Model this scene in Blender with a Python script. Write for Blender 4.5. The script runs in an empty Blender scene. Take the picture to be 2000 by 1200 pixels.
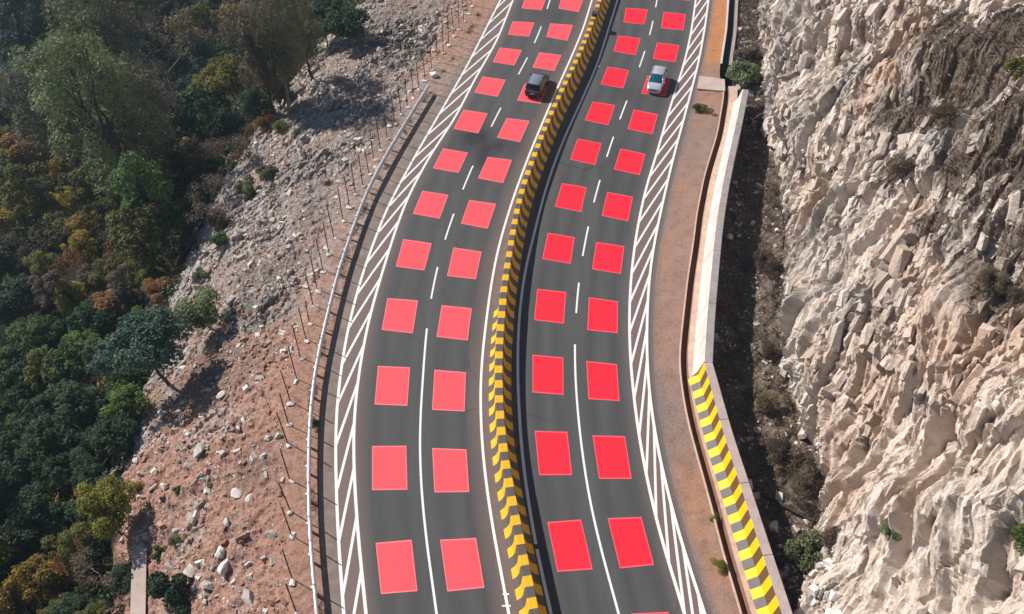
import bpy, math, random
import numpy as np
from mathutils import Vector, Matrix

# ------------------------------------------------------------------ camera, sky, sun, exposure
SC = bpy.context.scene
COL = SC.collection
F_PX, TILT, CAM_H = 1750.0, math.radians(45.5), 47.0
cam_data = bpy.data.cameras.new('camera')
cam_data.sensor_width = 36.0
cam_data.lens = 36.0 * F_PX / 2000.0
cam_data.clip_end = 2000.0
cam = bpy.data.objects.new('camera', cam_data)
cam.location = (0, 0, CAM_H)
cam.rotation_euler = (math.radians(90) - TILT, 0, 0)
COL.objects.link(cam)
SC.camera = cam

SUN_TO = Vector((-1.08, 0.66, 1.0)).normalized()          # towards the sun: shadows fall right and a little nearer
world = bpy.data.worlds.new('World')
SC.world = world
world.use_nodes = True
wn = world.node_tree.nodes
bgn = wn['Background']
sky = wn.new('ShaderNodeTexSky')
sky.sky_type = 'NISHITA'
sky.sun_disc = False
sky.sun_elevation = math.asin(SUN_TO.z)
sky.sun_rotation = math.atan2(SUN_TO.x, SUN_TO.y)
world.node_tree.links.new(sky.outputs[0], bgn.inputs[0])
bgn.inputs[1].default_value = 0.058
sky.ozone_density = 3.0
sky.dust_density = 0.6
sun_data = bpy.data.lights.new('sun', 'SUN')
sun_data.energy = 5.0
sun_data.angle = math.radians(0.5)
sun_data.color = (1.0, 0.95, 0.88)
sun = bpy.data.objects.new('sun', sun_data)
sun.rotation_euler = (-SUN_TO).to_track_quat('-Z', 'Y').to_euler()
COL.objects.link(sun)
SC.view_settings.view_transform = 'Standard'
SC.view_settings.look = 'None'
SC.view_settings.exposure = 0.32
SC.view_settings.gamma = 1.0
SC.render.engine = 'CYCLES'
SC.cycles.max_bounces = 6
SC.cycles.diffuse_bounces = 3
SC.cycles.transparent_max_bounces = 8

# ------------------------------------------------------------------ survey: photograph pixel -> point of the place at height z
def U(pts, z=0.0):
    p = np.atleast_2d(np.array(pts, float))
    x = p[:, 0] - 1000; y = 600 - p[:, 1]
    dy = F_PX * math.cos(TILT) + y * math.sin(TILT)
    dz = -F_PX * math.sin(TILT) + y * math.cos(TILT)
    t = (CAM_H - z) / -dz
    return np.stack([x * t, dy * t], -1)
def U1(px, py, z=0.0):
    w = U([(px, py)], z)[0]
    return float(w[0]), float(w[1])

YG = np.arange(-10, 200.01, 0.5)
def curve(px, z=0.0, sig=2.0, ext=9.0):
    """x as a smooth function of y along a line that was surveyed at height z"""
    w = U(px, z) if z is not None else np.array(px, float)
    w = w[np.argsort(w[:, 1])]
    y0, y1 = w[0, 1], w[-1, 1]
    f = lambda q: np.interp(q, w[:, 1], w[:, 0])
    s0 = (f(y0 + ext) - f(y0)) / ext; s1 = (f(y1) - f(y1 - ext)) / ext
    X = f(YG)
    X = np.where(YG < y0, w[0, 0] + (YG - y0) * s0, X)
    X = np.where(YG > y1, w[-1, 0] + (YG - y1) * s1, X)
    if sig > 0:
        k = np.arange(-20, 21) * 0.5
        g = np.exp(-k * k / 2 / sig / sig); g /= g.sum()
        Xp = np.concatenate([X[0] + (np.arange(-20, 0)) * (X[1] - X[0]), X, X[-1] + (np.arange(1, 21)) * (X[-1] - X[-2])])
        X = np.convolve(Xp, g, 'valid')
    return lambda q: np.interp(q, YG, X)

XLE = curve([(977.5,0),(912,130),(883,180),(814,299),(756,405),(718.5,504),(706,540),(681,633),(669,699),(658.5,780),(655,840),(655,900),(660,1050),(670,1176),(672,1200)])
XLI = curve([(1002,0),(970,82),(927,155),(890,230),(840,303),(795,387),(771,453),(744,541),(723,612),(709.5,675),(697.5,750),(689,840),(691.5,930),(699,1050),(715.5,1200)])
XLM = curve([(1156,0),(1140,55),(1114.5,115),(1086,178),(1035,298),(1002,387),(975,475),(961.5,539),(951,615),(942,690),(937.5,750),(939,838),(945,915),(960,1020),(975,1101),(994.5,1200)])
MED_H = 1.45
XMT = curve([(1171,0),(1153.5,51),(1132.5,103.5),(1107,155),(1065,245),(1047,296),(1032,330),(1011,399),(1000,465),(989,528),(984,570),(977,643),(974,690),(973.5,750),(976.5,825),(987,909),(999,969),(1012.5,1038),(1032,1137),(1044,1194)], MED_H)
XRM = curve([(1206,0),(1167.5,125),(1127.5,215),(1105,262),(1082,320),(1060,387),(1043,460),(1027.5,515),(1016,590),(1011,665),(1010.5,737),(1015,830),(1020,900),(1032,980),(1045,1065),(1065,1150),(1077.5,1200)])
XRI = curve([(1358.8,0),(1350,65),(1335,130),(1318,180),(1300,240),(1280,310),(1262.5,362),(1247,432),(1235,510),(1229.5,580),(1228.5,650),(1232,722),(1241,805),(1252,880),(1270,967),(1287.5,1040),(1307.5,1107),(1337,1195)])
XRO = curve([(1383.8,0),(1377.5,50),(1365,120),(1350,178),(1335,235),(1317.5,298),(1302.5,360),(1286,434),(1273.8,495),(1266,560),(1263.5,627),(1262.5,685),(1266,755),(1276,830),(1288,898),(1305,965),(1320,1025),(1337.5,1082),(1355,1135),(1377.5,1200)])
XGR = curve([(836,167),(828,180),(759,292),(723,357),(702,408),(684,459),(657,538),(651,567),(630,651),(612,735),(603,839),(601.5,960),(606,1074),(616,1170),(620,1200)], 0.75)
XD1 = curve([(1421,0),(1417,60),(1409,110),(1404,150),(1414,180),(1400,262),(1375,342),(1360,417),(1352.5,479),(1342.5,540),(1332.5,627),(1325,700),(1327.5,737),(1337.5,805),(1352.5,865),(1375,945),(1390,1000),(1410,1080),(1445,1197)], 0, 1.0)
XDC_L = curve([(819,840),(820.5,930),(829.5,1035),(840,1110),(853.5,1200),(832.5,642),(841,584),(854,522),(867.6,468.6),(886.5,418),(903,370.5),(923.4,324),(959,248),(978,211),(1012.5,145.8),(1030.5,112.5),(1044.2,84.5),(1058,52),(1074,0)])
XDC_R = curve([(1283,0),(1276,41),(1268.8,68.8),(1260,100),(1248.8,131.8),(1224.5,197),(1210,233.8),(1198,267.5),(1184.5,307),(1171.8,352),(1159,395.8),(1149,442.5),(1137,500.5),(1130,552.5),(1124.5,612),(1121.8,675),(1124,760),(1133.8,862.5),(1150,975),(1170,1060),(1192.5,1145),(1210,1200)])
WALL_H = 1.75
XW1U = curve([(1450,180),(1440,232),(1427,287),(1410,367),(1397,450),(1390,527),(1381,615),(1376,715)], WALL_H, 2.0)
XW1L = curve([(1380,725),(1395,780),(1412,850),(1435,912),(1457,982),(1475,1042),(1492,1090),(1526,1196)], WALL_H, 2.0)
XPOST = curve([(579,1197),(571,1132),(570,1047),(568,999),(566,937),(562,866),(564,831),(568,786),(580,742),(587,699),(598,664),(604,631),(612,598),(620,567),(631,528),(643,498),(652,463),(670,432),(683,406),(695,381),(709,363),(721,340),(730,312),(743,295),(757,273),(771,244),(784,225),(796,210),(807,189),(818,176),(830,156),(843,135),(854,122),(866,105),(876,88),(886,72),(897,59),(906,43),(913,26),(920,12)], -0.3)
XEDGE = curve([(745,0),(690,60),(620,120),(575,190),(500,280),(430,370),(390,470),(355,560),(330,680),(290,810),(255,900),(240,1010),(262,1080),(262,1200)], -6.0, 2.0)
XC0 = curve([(1480,20),(1480,100),(1492,250),(1528,400),(1535,450),(1520,560),(1520,680),(1545,800),(1595,900),(1605,960),(1580,1060),(1560,1170)], -0.6, 1.5)
YWJ = 39.3          # where the plain wall meets the striped wall
YWT = 75.0          # upper end of the plain wall
def heading(f, y, e=1.0):
    return math.atan2(float(f(y + e) - f(y - e)), 2 * e)      # angle from +Y towards +X

# ------------------------------------------------------------------ noise
def h2(ix, iy, k=0):
    n = (ix.astype(np.int64) * 374761393 + iy.astype(np.int64) * 668265263 + k * 974634777) & 0xffffffff
    n = ((n ^ (n >> 13)) * 1274126177) & 0xffffffff
    n = ((n ^ (n >> 16)) * 2246822519) & 0xffffffff
    return ((n ^ (n >> 15)) & 0xffffff) / float(0x1000000)
def pn(x, y, k=0):
    ix = np.floor(x); iy = np.floor(y); fx = x - ix; fy = y - iy
    u = fx * fx * fx * (fx * (fx * 6 - 15) + 10); v = fy * fy * fy * (fy * (fy * 6 - 15) + 10)
    def g(a, b):
        an = h2(ix + a, iy + b, k) * 2 * math.pi
        return np.cos(an) * (fx - a) + np.sin(an) * (fy - b)
    return 1.5 * ((g(0,0) * (1-u) + g(1,0) * u) * (1-v) + (g(0,1) * (1-u) + g(1,1) * u) * v)
def fbm(x, y, k=0, o=5, gain=0.5):
    s = 0; a = 1; f = 1
    for i in range(o):
        s = s + a * pn(x * f + 17.3 * i, y * f - 9.1 * i, k + i); a *= gain; f *= 2.03
    return s
def ridged(x, y, k=0, o=4):
    s = 0; a = 1; f = 1
    for i in range(o):
        s = s + a * (1 - 2 * np.abs(pn(x * f + 3.3 * i, y * f + 7.7 * i, k + i))); a *= 0.5; f *= 2.1
    return s
def voro(x, y, k=0, metric=1):
    """nearest-cell data: F1, F2, cell random values, offset from the cell's point"""
    ix = np.floor(x); iy = np.floor(y)
    f1 = np.full(x.shape, 9.0); f2 = np.full(x.shape, 9.0)
    r1 = np.zeros(x.shape); r2 = np.zeros(x.shape); r3 = np.zeros(x.shape); ox = np.zeros(x.shape); oy = np.zeros(x.shape)
    for a in (-1, 0, 1):
        for b in (-1, 0, 1):
            cx = ix + a; cy = iy + b
            dx = x - cx - h2(cx, cy, k); dy = y - cy - h2(cx, cy, k + 51)
            d = np.sqrt(dx * dx + dy * dy) if metric == 2 else np.maximum(np.abs(dx) * 0.9 + np.abs(dy) * 0.35, np.abs(dy) * 0.9 + np.abs(dx) * 0.35)
            m = d < f1
            f2 = np.where(m, f1, np.minimum(f2, d)); f1 = np.where(m, d, f1)
            r1 = np.where(m, h2(cx, cy, k + 101), r1); r2 = np.where(m, h2(cx, cy, k + 102), r2); r3 = np.where(m, h2(cx, cy, k + 103), r3)
            ox = np.where(m, dx, ox); oy = np.where(m, dy, oy)
    return f1, f2, r1, r2, r3, ox, oy
def sstep(a, b, x):
    t = np.clip((x - a) / (b - a), 0, 1); return t * t * (3 - 2 * t)

# ------------------------------------------------------------------ materials
def newmat(name, rough=0.9, spec=0.2):
    m = bpy.data.materials.new(name); m.use_nodes = True
    b = m.node_tree.nodes['Principled BSDF']
    b.inputs['Roughness'].default_value = rough
    b.inputs['Specular IOR Level'].default_value = spec
    return m, m.node_tree.nodes, m.node_tree.links, b
def noise(nodes, links, scale, detail=6, rough=0.6, coord='Object', stretch=None, rot=None):
    tc = nodes.new('ShaderNodeTexCoord'); n = nodes.new('ShaderNodeTexNoise')
    n.inputs['Scale'].default_value = scale; n.inputs['Detail'].default_value = detail; n.inputs['Roughness'].default_value = rough
    src = tc.outputs[coord]
    if stretch:
        mp = nodes.new('ShaderNodeMapping'); mp.inputs['Scale'].default_value = stretch
        if rot: mp.inputs['Rotation'].default_value = rot
        links.new(src, mp.inputs['Vector']); src = mp.outputs[0]
    links.new(src, n.inputs['Vector'])
    return n.outputs['Fac']
def ramp(nodes, links, fac, stops, interp='LINEAR'):
    r = nodes.new('ShaderNodeValToRGB'); r.color_ramp.interpolation = interp
    while len(r.color_ramp.elements) < len(stops): r.color_ramp.elements.new(0.5)
    for e, (p, c) in zip(r.color_ramp.elements, stops):
        e.position = p; e.color = (*c, 1) if len(c) == 3 else c
    links.new(fac, r.inputs[0]); return r.outputs[0]
def mix(nodes, links, fac, a, b, mode='MIX'):
    m = nodes.new('ShaderNodeMix'); m.data_type = 'RGBA'; m.blend_type = mode; m.clamp_factor = True
    for i, v in ((0, fac), (6, a), (7, b)):
        if isinstance(v, (int, float)): m.inputs[i].default_value = v
        elif isinstance(v, tuple): m.inputs[i].default_value = (*v, 1)
        else: links.new(v, m.inputs[i])
    return m.outputs[2]
def attr(nodes, name):
    a = nodes.new('ShaderNodeAttribute'); a.attribute_name = name; return a.outputs['Fac']
def math_(nodes, links, op, a, b=0.0):
    m = nodes.new('ShaderNodeMath'); m.operation = op
    for i, v in enumerate((a, b)):
        if isinstance(v, (int, float)): m.inputs[i].default_value = v
        else: links.new(v, m.inputs[i])
    return m.outputs[0]
def bump(nodes, links, b, h, dist=0.05, strength=0.6):
    n = nodes.new('ShaderNodeBump'); n.inputs['Distance'].default_value = dist; n.inputs['Strength'].default_value = strength
    links.new(h, n.inputs['Height']); links.new(n.outputs[0], b.inputs['Normal'])
def simple(name, col, rough=0.8, spec=0.3, var=0.25, scale=3.0, bumpd=0.0, metal=0.0):
    m, n, l, b = newmat(name, rough, spec)
    nz = noise(n, l, scale, 6, 0.65)
    lo = tuple(c * (1 - var) for c in col); hi = tuple(min(1, c * (1 + var)) for c in col)
    l.new(ramp(n, l, nz, [(0.3, lo), (0.7, hi)]), b.inputs['Base Color'])
    b.inputs['Metallic'].default_value = metal
    if bumpd: bump(n, l, b, noise(n, l, scale * 6, 5), bumpd, 0.7)
    return m

def asphalt_mat():
    m, n, l, b = newmat('asphalt', 0.82, 0.25)
    big = noise(n, l, 0.18, 5, 0.55); fine = noise(n, l, 9.0, 8, 0.7); streak = noise(n, l, 0.9, 4, 0.6, stretch=(1.6, 0.10, 1))
    c = ramp(n, l, big, [(0.3, (0.070, 0.070, 0.072)), (0.7, (0.092, 0.091, 0.092))])
    c = mix(n, l, 0.35, c, ramp(n, l, fine, [(0.25, (0.048, 0.048, 0.049)), (0.75, (0.130, 0.128, 0.126))]))
    c = mix(n, l, 0.25, c, ramp(n, l, streak, [(0.35, (0.056, 0.056, 0.059)), (0.65, (0.112, 0.110, 0.110))]))
    tr = attr(n, 'track')
    c = mix(n, l, math_(n, l, 'MULTIPLY', tr, math_(n, l, 'ADD', 0.25, math_(n, l, 'MULTIPLY', streak, 0.7))), c, (0.040, 0.040, 0.043))
    vc = n.new('ShaderNodeTexVoronoi'); vc.feature = 'DISTANCE_TO_EDGE'; vc.inputs['Scale'].default_value = 0.16
    tcc = n.new('ShaderNodeTexCoord'); wz = n.new('ShaderNodeTexNoise'); wz.inputs['Scale'].default_value = 0.8; wz.inputs['Detail'].default_value = 5; l.new(tcc.outputs['Object'], wz.inputs['Vector'])
    mv = n.new('ShaderNodeMix'); mv.data_type = 'VECTOR'; mv.inputs[0].default_value = 0.5; l.new(tcc.outputs['Object'], mv.inputs[4]); l.new(wz.outputs['Color'], mv.inputs[5]); l.new(mv.outputs[1], vc.inputs['Vector'])
    ck = math_(n, l, 'MULTIPLY', ramp(n, l, vc.outputs['Distance'], [(0.0, (1, 1, 1)), (0.006, (0, 0, 0))]), ramp(n, l, big, [(0.5, (0, 0, 0)), (0.6, (1, 1, 1))]))
    c = mix(n, l, math_(n, l, 'MULTIPLY', ck, 0.7), c, (0.022, 0.022, 0.024))
    d = attr(n, 'dust')
    dn = math_(n, l, 'MULTIPLY', d, math_(n, l, 'ADD', 0.55, math_(n, l, 'MULTIPLY', noise(n, l, 1.4, 7, 0.7), 0.9)))
    c = mix(n, l, dn, c, (0.205, 0.138, 0.126))
    sh = attr(n, 'shoulder')
    c = mix(n, l, sh, c, ramp(n, l, noise(n, l, 1.1, 8, 0.7), [(0.3, (0.15, 0.115, 0.098)), (0.7, (0.30, 0.235, 0.20))]))
    w = attr(n, 'dark_patch')
    c = mix(n, l, math_(n, l, 'MULTIPLY', w, math_(n, l, 'ADD', 0.3, noise(n, l, 0.7, 5, 0.6))), c, (0.030, 0.029, 0.035))
    l.new(c, b.inputs['Base Color'])
    bump(n, l, b, noise(n, l, 40, 4), 0.006, 0.5)
    return m
def paint_mat(name, col, worn, amount=0.12):
    m, n, l, b = newmat(name, 0.6, 0.3)
    streak = noise(n, l, 2.2, 6, 0.6, stretch=(2.4, 0.16, 1)); fine = noise(n, l, 7.0, 7, 0.75)
    c = mix(n, l, streak, tuple(x * 0.9 for x in col), tuple(min(1, x * 1.06) for x in col))
    wear = ramp(n, l, fine, [(0.50, (0, 0, 0)), (0.82, (1, 1, 1))])
    c = mix(n, l, math_(n, l, 'MULTIPLY', wear, amount), c, worn)
    l.new(c, b.inputs['Base Color'])
    bump(n, l, b, noise(n, l, 30, 3), 0.004, 0.4)
    return m
def concrete_mat(name, col, dark_patch=(0.2, 0.13, 0.09), amt=0.35, scale=1.0):
    m, n, l, b = newmat(name, 0.88, 0.2)
    c = ramp(n, l, noise(n, l, 0.8 * scale, 7, 0.65), [(0.25, tuple(x * 0.8 for x in col)), (0.75, tuple(min(1, x * 1.12) for x in col))])
    s = ramp(n, l, noise(n, l, 1.7 * scale, 6, 0.7, stretch=(1, 1, 0.25)), [(0.5, (0, 0, 0)), (0.75, (1, 1, 1))])  # streaky stains
    c = mix(n, l, math_(n, l, 'MULTIPLY', s, amt), c, dark_patch)
    l.new(c, b.inputs['Base Color'])
    bump(n, l, b, noise(n, l, 14, 6), 0.02, 0.5)
    return m
def hill_mat():
    m, n, l, b = newmat('hillside_rubble', 0.95, 0.1)
    n1 = noise(n, l, 0.35, 7, 0.62); n2 = noise(n, l, 2.6, 8, 0.72); n3 = noise(n, l, 9.0, 5, 0.7)
    grey = ramp(n, l, n2, [(0.30, (0.12, 0.090, 0.080)), (0.46, (0.255, 0.195, 0.172)), (0.60, (0.37, 0.30, 0.268)), (0.76, (0.58, 0.51, 0.465))])
    red = ramp(n, l, n2, [(0.30, (0.13, 0.066, 0.048)), (0.46, (0.31, 0.168, 0.122)), (0.66, (0.42, 0.262, 0.202)), (0.86, (0.56, 0.44, 0.375))])
    r = math_(n, l, 'ADD', attr(n, 'red'), math_(n, l, 'MULTIPLY', math_(n, l, 'SUBTRACT', n1, 0.5), 1.8))
    c = mix(n, l, r, grey, red)
    rock = ramp(n, l, n2, [(0.28, (0.15, 0.125, 0.112)), (0.44, (0.34, 0.295, 0.265)), (0.58, (0.50, 0.445, 0.405)), (0.76, (0.68, 0.63, 0.58))])
    c = mix(n, l, attr(n, 'rock'), c, rock)
    dark_tone = math_(n, l, 'MULTIPLY', attr(n, 'dark_tone'), math_(n, l, 'ADD', 0.35, noise(n, l, 0.9, 6, 0.6)))
    c = mix(n, l, dark_tone, c, (0.085, 0.078, 0.072))
    spk = ramp(n, l, n3, [(0.56, (0, 0, 0)), (0.70, (1, 1, 1))])
    c = mix(n, l, math_(n, l, 'MULTIPLY', spk, 0.4), c, (0.56, 0.50, 0.45))
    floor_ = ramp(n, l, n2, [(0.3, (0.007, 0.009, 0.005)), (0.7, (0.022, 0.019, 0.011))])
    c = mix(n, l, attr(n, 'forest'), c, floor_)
    l.new(c, b.inputs['Base Color'])
    bump(n, l, b, n3, 0.10, 0.8)
    return m
def cliff_mat():
    m, n, l, b = newmat('cliff_rock', 0.93, 0.12)
    def strata(ka, kb):
        c = n.new('ShaderNodeCombineXYZ')
        l.new(math_(n, l, 'MULTIPLY', attr(n, 'sa'), ka), c.inputs[0]); l.new(math_(n, l, 'MULTIPLY', attr(n, 'sb'), kb), c.inputs[1]); return c.outputs[0]
    def crack(ka, kb, w):
        v = n.new('ShaderNodeTexVoronoi'); v.feature = 'DISTANCE_TO_EDGE'; v.voronoi_dimensions = '2D'; v.inputs['Scale'].default_value = 1.0
        src = strata(ka, kb)
        ad = n.new('ShaderNodeMix'); ad.data_type = 'VECTOR'; ad.inputs[0].default_value = 0.07
        nz = n.new('ShaderNodeTexNoise'); nz.inputs['Scale'].default_value = 1.6; nz.inputs['Detail'].default_value = 5; l.new(src, nz.inputs['Vector'])
        l.new(src, ad.inputs[4]); l.new(nz.outputs['Color'], ad.inputs[5]); l.new(ad.outputs[1], v.inputs['Vector'])
        return ramp(n, l, v.outputs['Distance'], [(0.0, (1, 1, 1)), (w, (0, 0, 0))])
    def snoise(ka, kb, sc, det=7):
        nz = n.new('ShaderNodeTexNoise'); nz.inputs['Scale'].default_value = sc; nz.inputs['Detail'].default_value = det; nz.inputs['Roughness'].default_value = 0.68; l.new(strata(ka, kb), nz.inputs['Vector']); return nz.outputs['Fac']
    st = snoise(0.35, 1.3, 1.0); n2 = noise(n, l, 3.5, 8, 0.74); n1 = noise(n, l, 0.15, 5, 0.6); n0 = noise(n, l, 0.45, 6, 0.6)
    pale = ramp(n, l, st, [(0.28, (0.42, 0.33, 0.275)), (0.42, (0.65, 0.545, 0.465)), (0.56, (0.77, 0.675, 0.60)), (0.74, (0.86, 0.81, 0.76))])
    grey = ramp(n, l, st, [(0.28, (0.20, 0.175, 0.16)), (0.5, (0.42, 0.385, 0.36)), (0.75, (0.66, 0.625, 0.595))])
    g = math_(n, l, 'ADD', attr(n, 'grey'), math_(n, l, 'MULTIPLY', math_(n, l, 'SUBTRACT', n1, 0.5), 3.0))
    g = math_(n, l, 'ADD', g, math_(n, l, 'MULTIPLY', math_(n, l, 'SUBTRACT', n0, 0.5), 1.8))
    c = mix(n, l, g, pale, grey)
    t = attr(n, 'tone')
    c = mix(n, l, 1.0, c, ramp(n, l, t, [(0.0, (0.70, 0.67, 0.65)), (0.35, (0.95, 0.93, 0.91)), (1.0, (1.0, 1.0, 1.0))]), 'MULTIPLY')
    o = math_(n, l, 'MULTIPLY', attr(n, 'orange'), math_(n, l, 'ADD', 0.2, noise(n, l, 0.9, 7, 0.65)))
    c = mix(n, l, o, c, ramp(n, l, n2, [(0.35, (0.38, 0.215, 0.13)), (0.65, (0.66, 0.44, 0.31))]))
    cr = math_(n, l, 'MULTIPLY', crack(0.45, 1.25, 0.05), ramp(n, l, n0, [(0.42, (0, 0, 0)), (0.58, (1, 1, 1))]))
    cr2 = math_(n, l, 'MULTIPLY', crack(1.1, 3.4, 0.07), ramp(n, l, snoise(0.3, 0.5, 0.9, 4), [(0.44, (0, 0, 0)), (0.60, (1, 1, 1))]))
    crm = math_(n, l, 'MAXIMUM', cr, cr2)
    c = mix(n, l, math_(n, l, 'MULTIPLY', cr2, 0.12), c, (0.105, 0.085, 0.070))
    spk = ramp(n, l, n2, [(0.30, (1, 1, 1)), (0.43, (0, 0, 0))])
    c = mix(n, l, math_(n, l, 'MULTIPLY', spk, 0.55), c, (0.13, 0.108, 0.092))  # dark specks in the rock colour stand in for small shadowed holes
    br = ramp(n, l, math_(n, l, 'ADD', attr(n, 'brush'), math_(n, l, 'MULTIPLY', math_(n, l, 'SUBTRACT', n2, 0.5), 1.3)), [(0.36, (0, 0, 0)), (0.72, (1, 1, 1))])
    soil = ramp(n, l, n2, [(0.3, (0.085, 0.062, 0.050)), (0.52, (0.185, 0.140, 0.112)), (0.74, (0.40, 0.325, 0.27))])
    c = mix(n, l, br, c, soil)
    l.new(c, b.inputs['Base Color'])
    hgt = math_(n, l, 'ADD', n2, math_(n, l, 'MULTIPLY', noise(n, l, 14, 5, 0.7), 0.4))
    def facet(ka, kb):
        v = n.new('ShaderNodeTexVoronoi'); v.feature = 'F1'; v.voronoi_dimensions = '2D'; v.inputs['Scale'].default_value = 1.0; v.distance = 'MANHATTAN'
        l.new(strata(ka, kb), v.inputs['Vector'])
        sx = n.new('ShaderNodeSeparateColor'); l.new(v.outputs['Color'], sx.inputs[0])
        return math_(n, l, 'ADD', sx.outputs[0], math_(n, l, 'MULTIPLY', v.outputs['Distance'], 0.7))
    hgt = math_(n, l, 'ADD', hgt, math_(n, l, 'MULTIPLY', facet(1.3, 3.2), 0.75))
    hgt = math_(n, l, 'ADD', hgt, math_(n, l, 'MULTIPLY', facet(3.4, 6.5), 0.40))
    hgt = math_(n, l, 'SUBTRACT', hgt, math_(n, l, 'MULTIPLY', cr2, 0.2))
    bump(n, l, b, hgt, 0.13, 0.9)
    return m
def leaf_mat(name, c1, c2, var=0.35, trans=0.25):
    m, n, l, b = newmat(name, 0.6, 0.25)
    oi = n.new('ShaderNodeObjectInfo')
    a = attr(n, 'tint')
    c = mix(n, l, a, c1, c2)
    hsv = n.new('ShaderNodeHueSaturation'); l.new(c, hsv.inputs['Color'])
    l.new(math_(n, l, 'ADD', 0.485, math_(n, l, 'MULTIPLY', oi.outputs['Random'], 0.03)), hsv.inputs['Hue'])
    l.new(math_(n, l, 'ADD', 1 - var / 2, math_(n, l, 'MULTIPLY', oi.outputs['Random'], var)), hsv.inputs['Value'])
    l.new(hsv.outputs[0], b.inputs['Base Color'])
    tr = n.new('ShaderNodeBsdfTranslucent'); l.new(hsv.outputs[0], tr.inputs['Color'])
    ms = n.new('ShaderNodeMixShader'); ms.inputs[0].default_value = trans
    l.new(b.outputs[0], ms.inputs[1]); l.new(tr.outputs[0], ms.inputs[2])
    l.new(ms.outputs[0], n['Material Output'].inputs['Surface'])
    return m

M = {}
M['asphalt'] = asphalt_mat()
M['white'] = paint_mat('white_road_paint', (0.80, 0.79, 0.77), (0.28, 0.24, 0.22), 0.55)
M['red_faded'] = paint_mat('faded_red_road_paint', (0.80, 0.085, 0.105), (0.42, 0.13, 0.13), 0.5)
M['red'] = paint_mat('red_road_paint', (0.76, 0.016, 0.040), (0.36, 0.05, 0.06), 0.5)
M['red_rim_faded'] = paint_mat('faded_red_rim_paint', (0.86, 0.20, 0.22), (0.55, 0.2, 0.2), 0.3)
M['red_rim'] = paint_mat('red_rim_paint', (0.86, 0.11, 0.14), (0.55, 0.12, 0.12), 0.3)
M['yellow'] = paint_mat('yellow_barrier_paint', (0.76, 0.43, 0.016), (0.30, 0.20, 0.08), 0.65)
M['black'] = paint_mat('dark_barrier_paint', (0.105, 0.085, 0.078), (0.20, 0.15, 0.12), 0.5)
M['yellow2'] = paint_mat('bright_yellow_wall_paint', (0.84, 0.515, 0.004), (0.5, 0.38, 0.06), 0.25)
M['black2'] = paint_mat('grey_wall_paint', (0.120, 0.108, 0.105), (0.22, 0.18, 0.15), 0.4)
M['conc_white'] = concrete_mat('whitewashed_concrete', (0.60, 0.54, 0.50), (0.34, 0.23, 0.17), 0.45)
M['conc_grey'] = concrete_mat('grey_concrete', (0.34, 0.30, 0.295), (0.14, 0.11, 0.10), 0.6, 1.6)
M['conc_peach'] = concrete_mat('dusty_concrete', (0.60, 0.43, 0.335), (0.32, 0.17, 0.10), 0.6)
M['conc_dark'] = concrete_mat('dirty_channel_concrete', (0.30, 0.17, 0.11), (0.12, 0.07, 0.045), 0.6)
M['conc_pink'] = concrete_mat('pinkish_grey_concrete', (0.46, 0.365, 0.335), (0.24, 0.17, 0.14), 0.45, 1.6)
M['brown2'] = paint_mat('brown_upper_band', (0.130, 0.070, 0.032), (0.22, 0.16, 0.10), 0.4)  # browner tone for the upper part of the dark wall bands
M['verge'] = None
M['hill'] = hill_mat()
M['cliff'] = cliff_mat()
M['galv'] = simple('galvanised_steel', (0.62, 0.64, 0.66), 0.45, 0.5, 0.12, 2.0, 0, 0.35)
M['rust'] = simple('rusty_steel', (0.075, 0.045, 0.036), 0.8, 0.3, 0.4, 8.0)
M['footing'] = simple('pale_concrete_footing', (0.66, 0.60, 0.55), 0.9, 0.1, 0.15, 4.0, 0.02)
M['stone'] = simple('pale_stone', (0.46, 0.405, 0.36), 0.92, 0.1, 0.30, 1.6, 0.05)
M['stone_white'] = simple('white_stone', (0.66, 0.61, 0.56), 0.92, 0.1, 0.22, 1.8, 0.05)
M['stone_red'] = simple('reddish_stone', (0.36, 0.22, 0.16), 0.92, 0.1, 0.30, 1.8, 0.05)
M['bark'] = simple('bark', (0.085, 0.066, 0.052), 0.95, 0.1, 0.4, 5.0, 0.02)
M['bark_pale'] = simple('pale_bark', (0.26, 0.22, 0.19), 0.95, 0.1, 0.35, 4.0, 0.02)
def verge_mat():
    m, n, l, b = newmat('red_dirt_verge', 0.95, 0.1)
    n1 = noise(n, l, 0.5, 7, 0.65); n2 = noise(n, l, 6.0, 8, 0.75)
    c = ramp(n, l, n1, [(0.25, (0.21, 0.125, 0.098)), (0.5, (0.32, 0.195, 0.152)), (0.75, (0.39, 0.255, 0.205))])
    c = mix(n, l, 0.45, c, ramp(n, l, n2, [(0.3, (0.12, 0.075, 0.06)), (0.5, (0.33, 0.21, 0.165)), (0.75, (0.46, 0.32, 0.26))]))
    c = mix(n, l, attr(n, 'orange'), c, ramp(n, l, n2, [(0.3, (0.38, 0.155, 0.06)), (0.7, (0.55, 0.26, 0.12))]))
    c = mix(n, l, attr(n, 'grey'), c, ramp(n, l, n2, [(0.3, (0.13, 0.11, 0.105)), (0.7, (0.27, 0.235, 0.22))]))
    spk = ramp(n, l, noise(n, l, 14, 3, 0.6), [(0.64, (0, 0, 0)), (0.72, (1, 1, 1))])
    c = mix(n, l, math_(n, l, 'MULTIPLY', spk, 0.6), c, (0.09, 0.065, 0.05))
    c = mix(n, l, math_(n, l, 'MULTIPLY', ramp(n, l, noise(n, l, 1.1, 7, 0.72), [(0.52, (0, 0, 0)), (0.68, (1, 1, 1))]), 0.55), c, (0.135, 0.098, 0.085))
    l.new(c, b.inputs['Base Color']); bump(n, l, b, n2, 0.06, 0.8)
    return m
M['verge'] = verge_mat()

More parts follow.
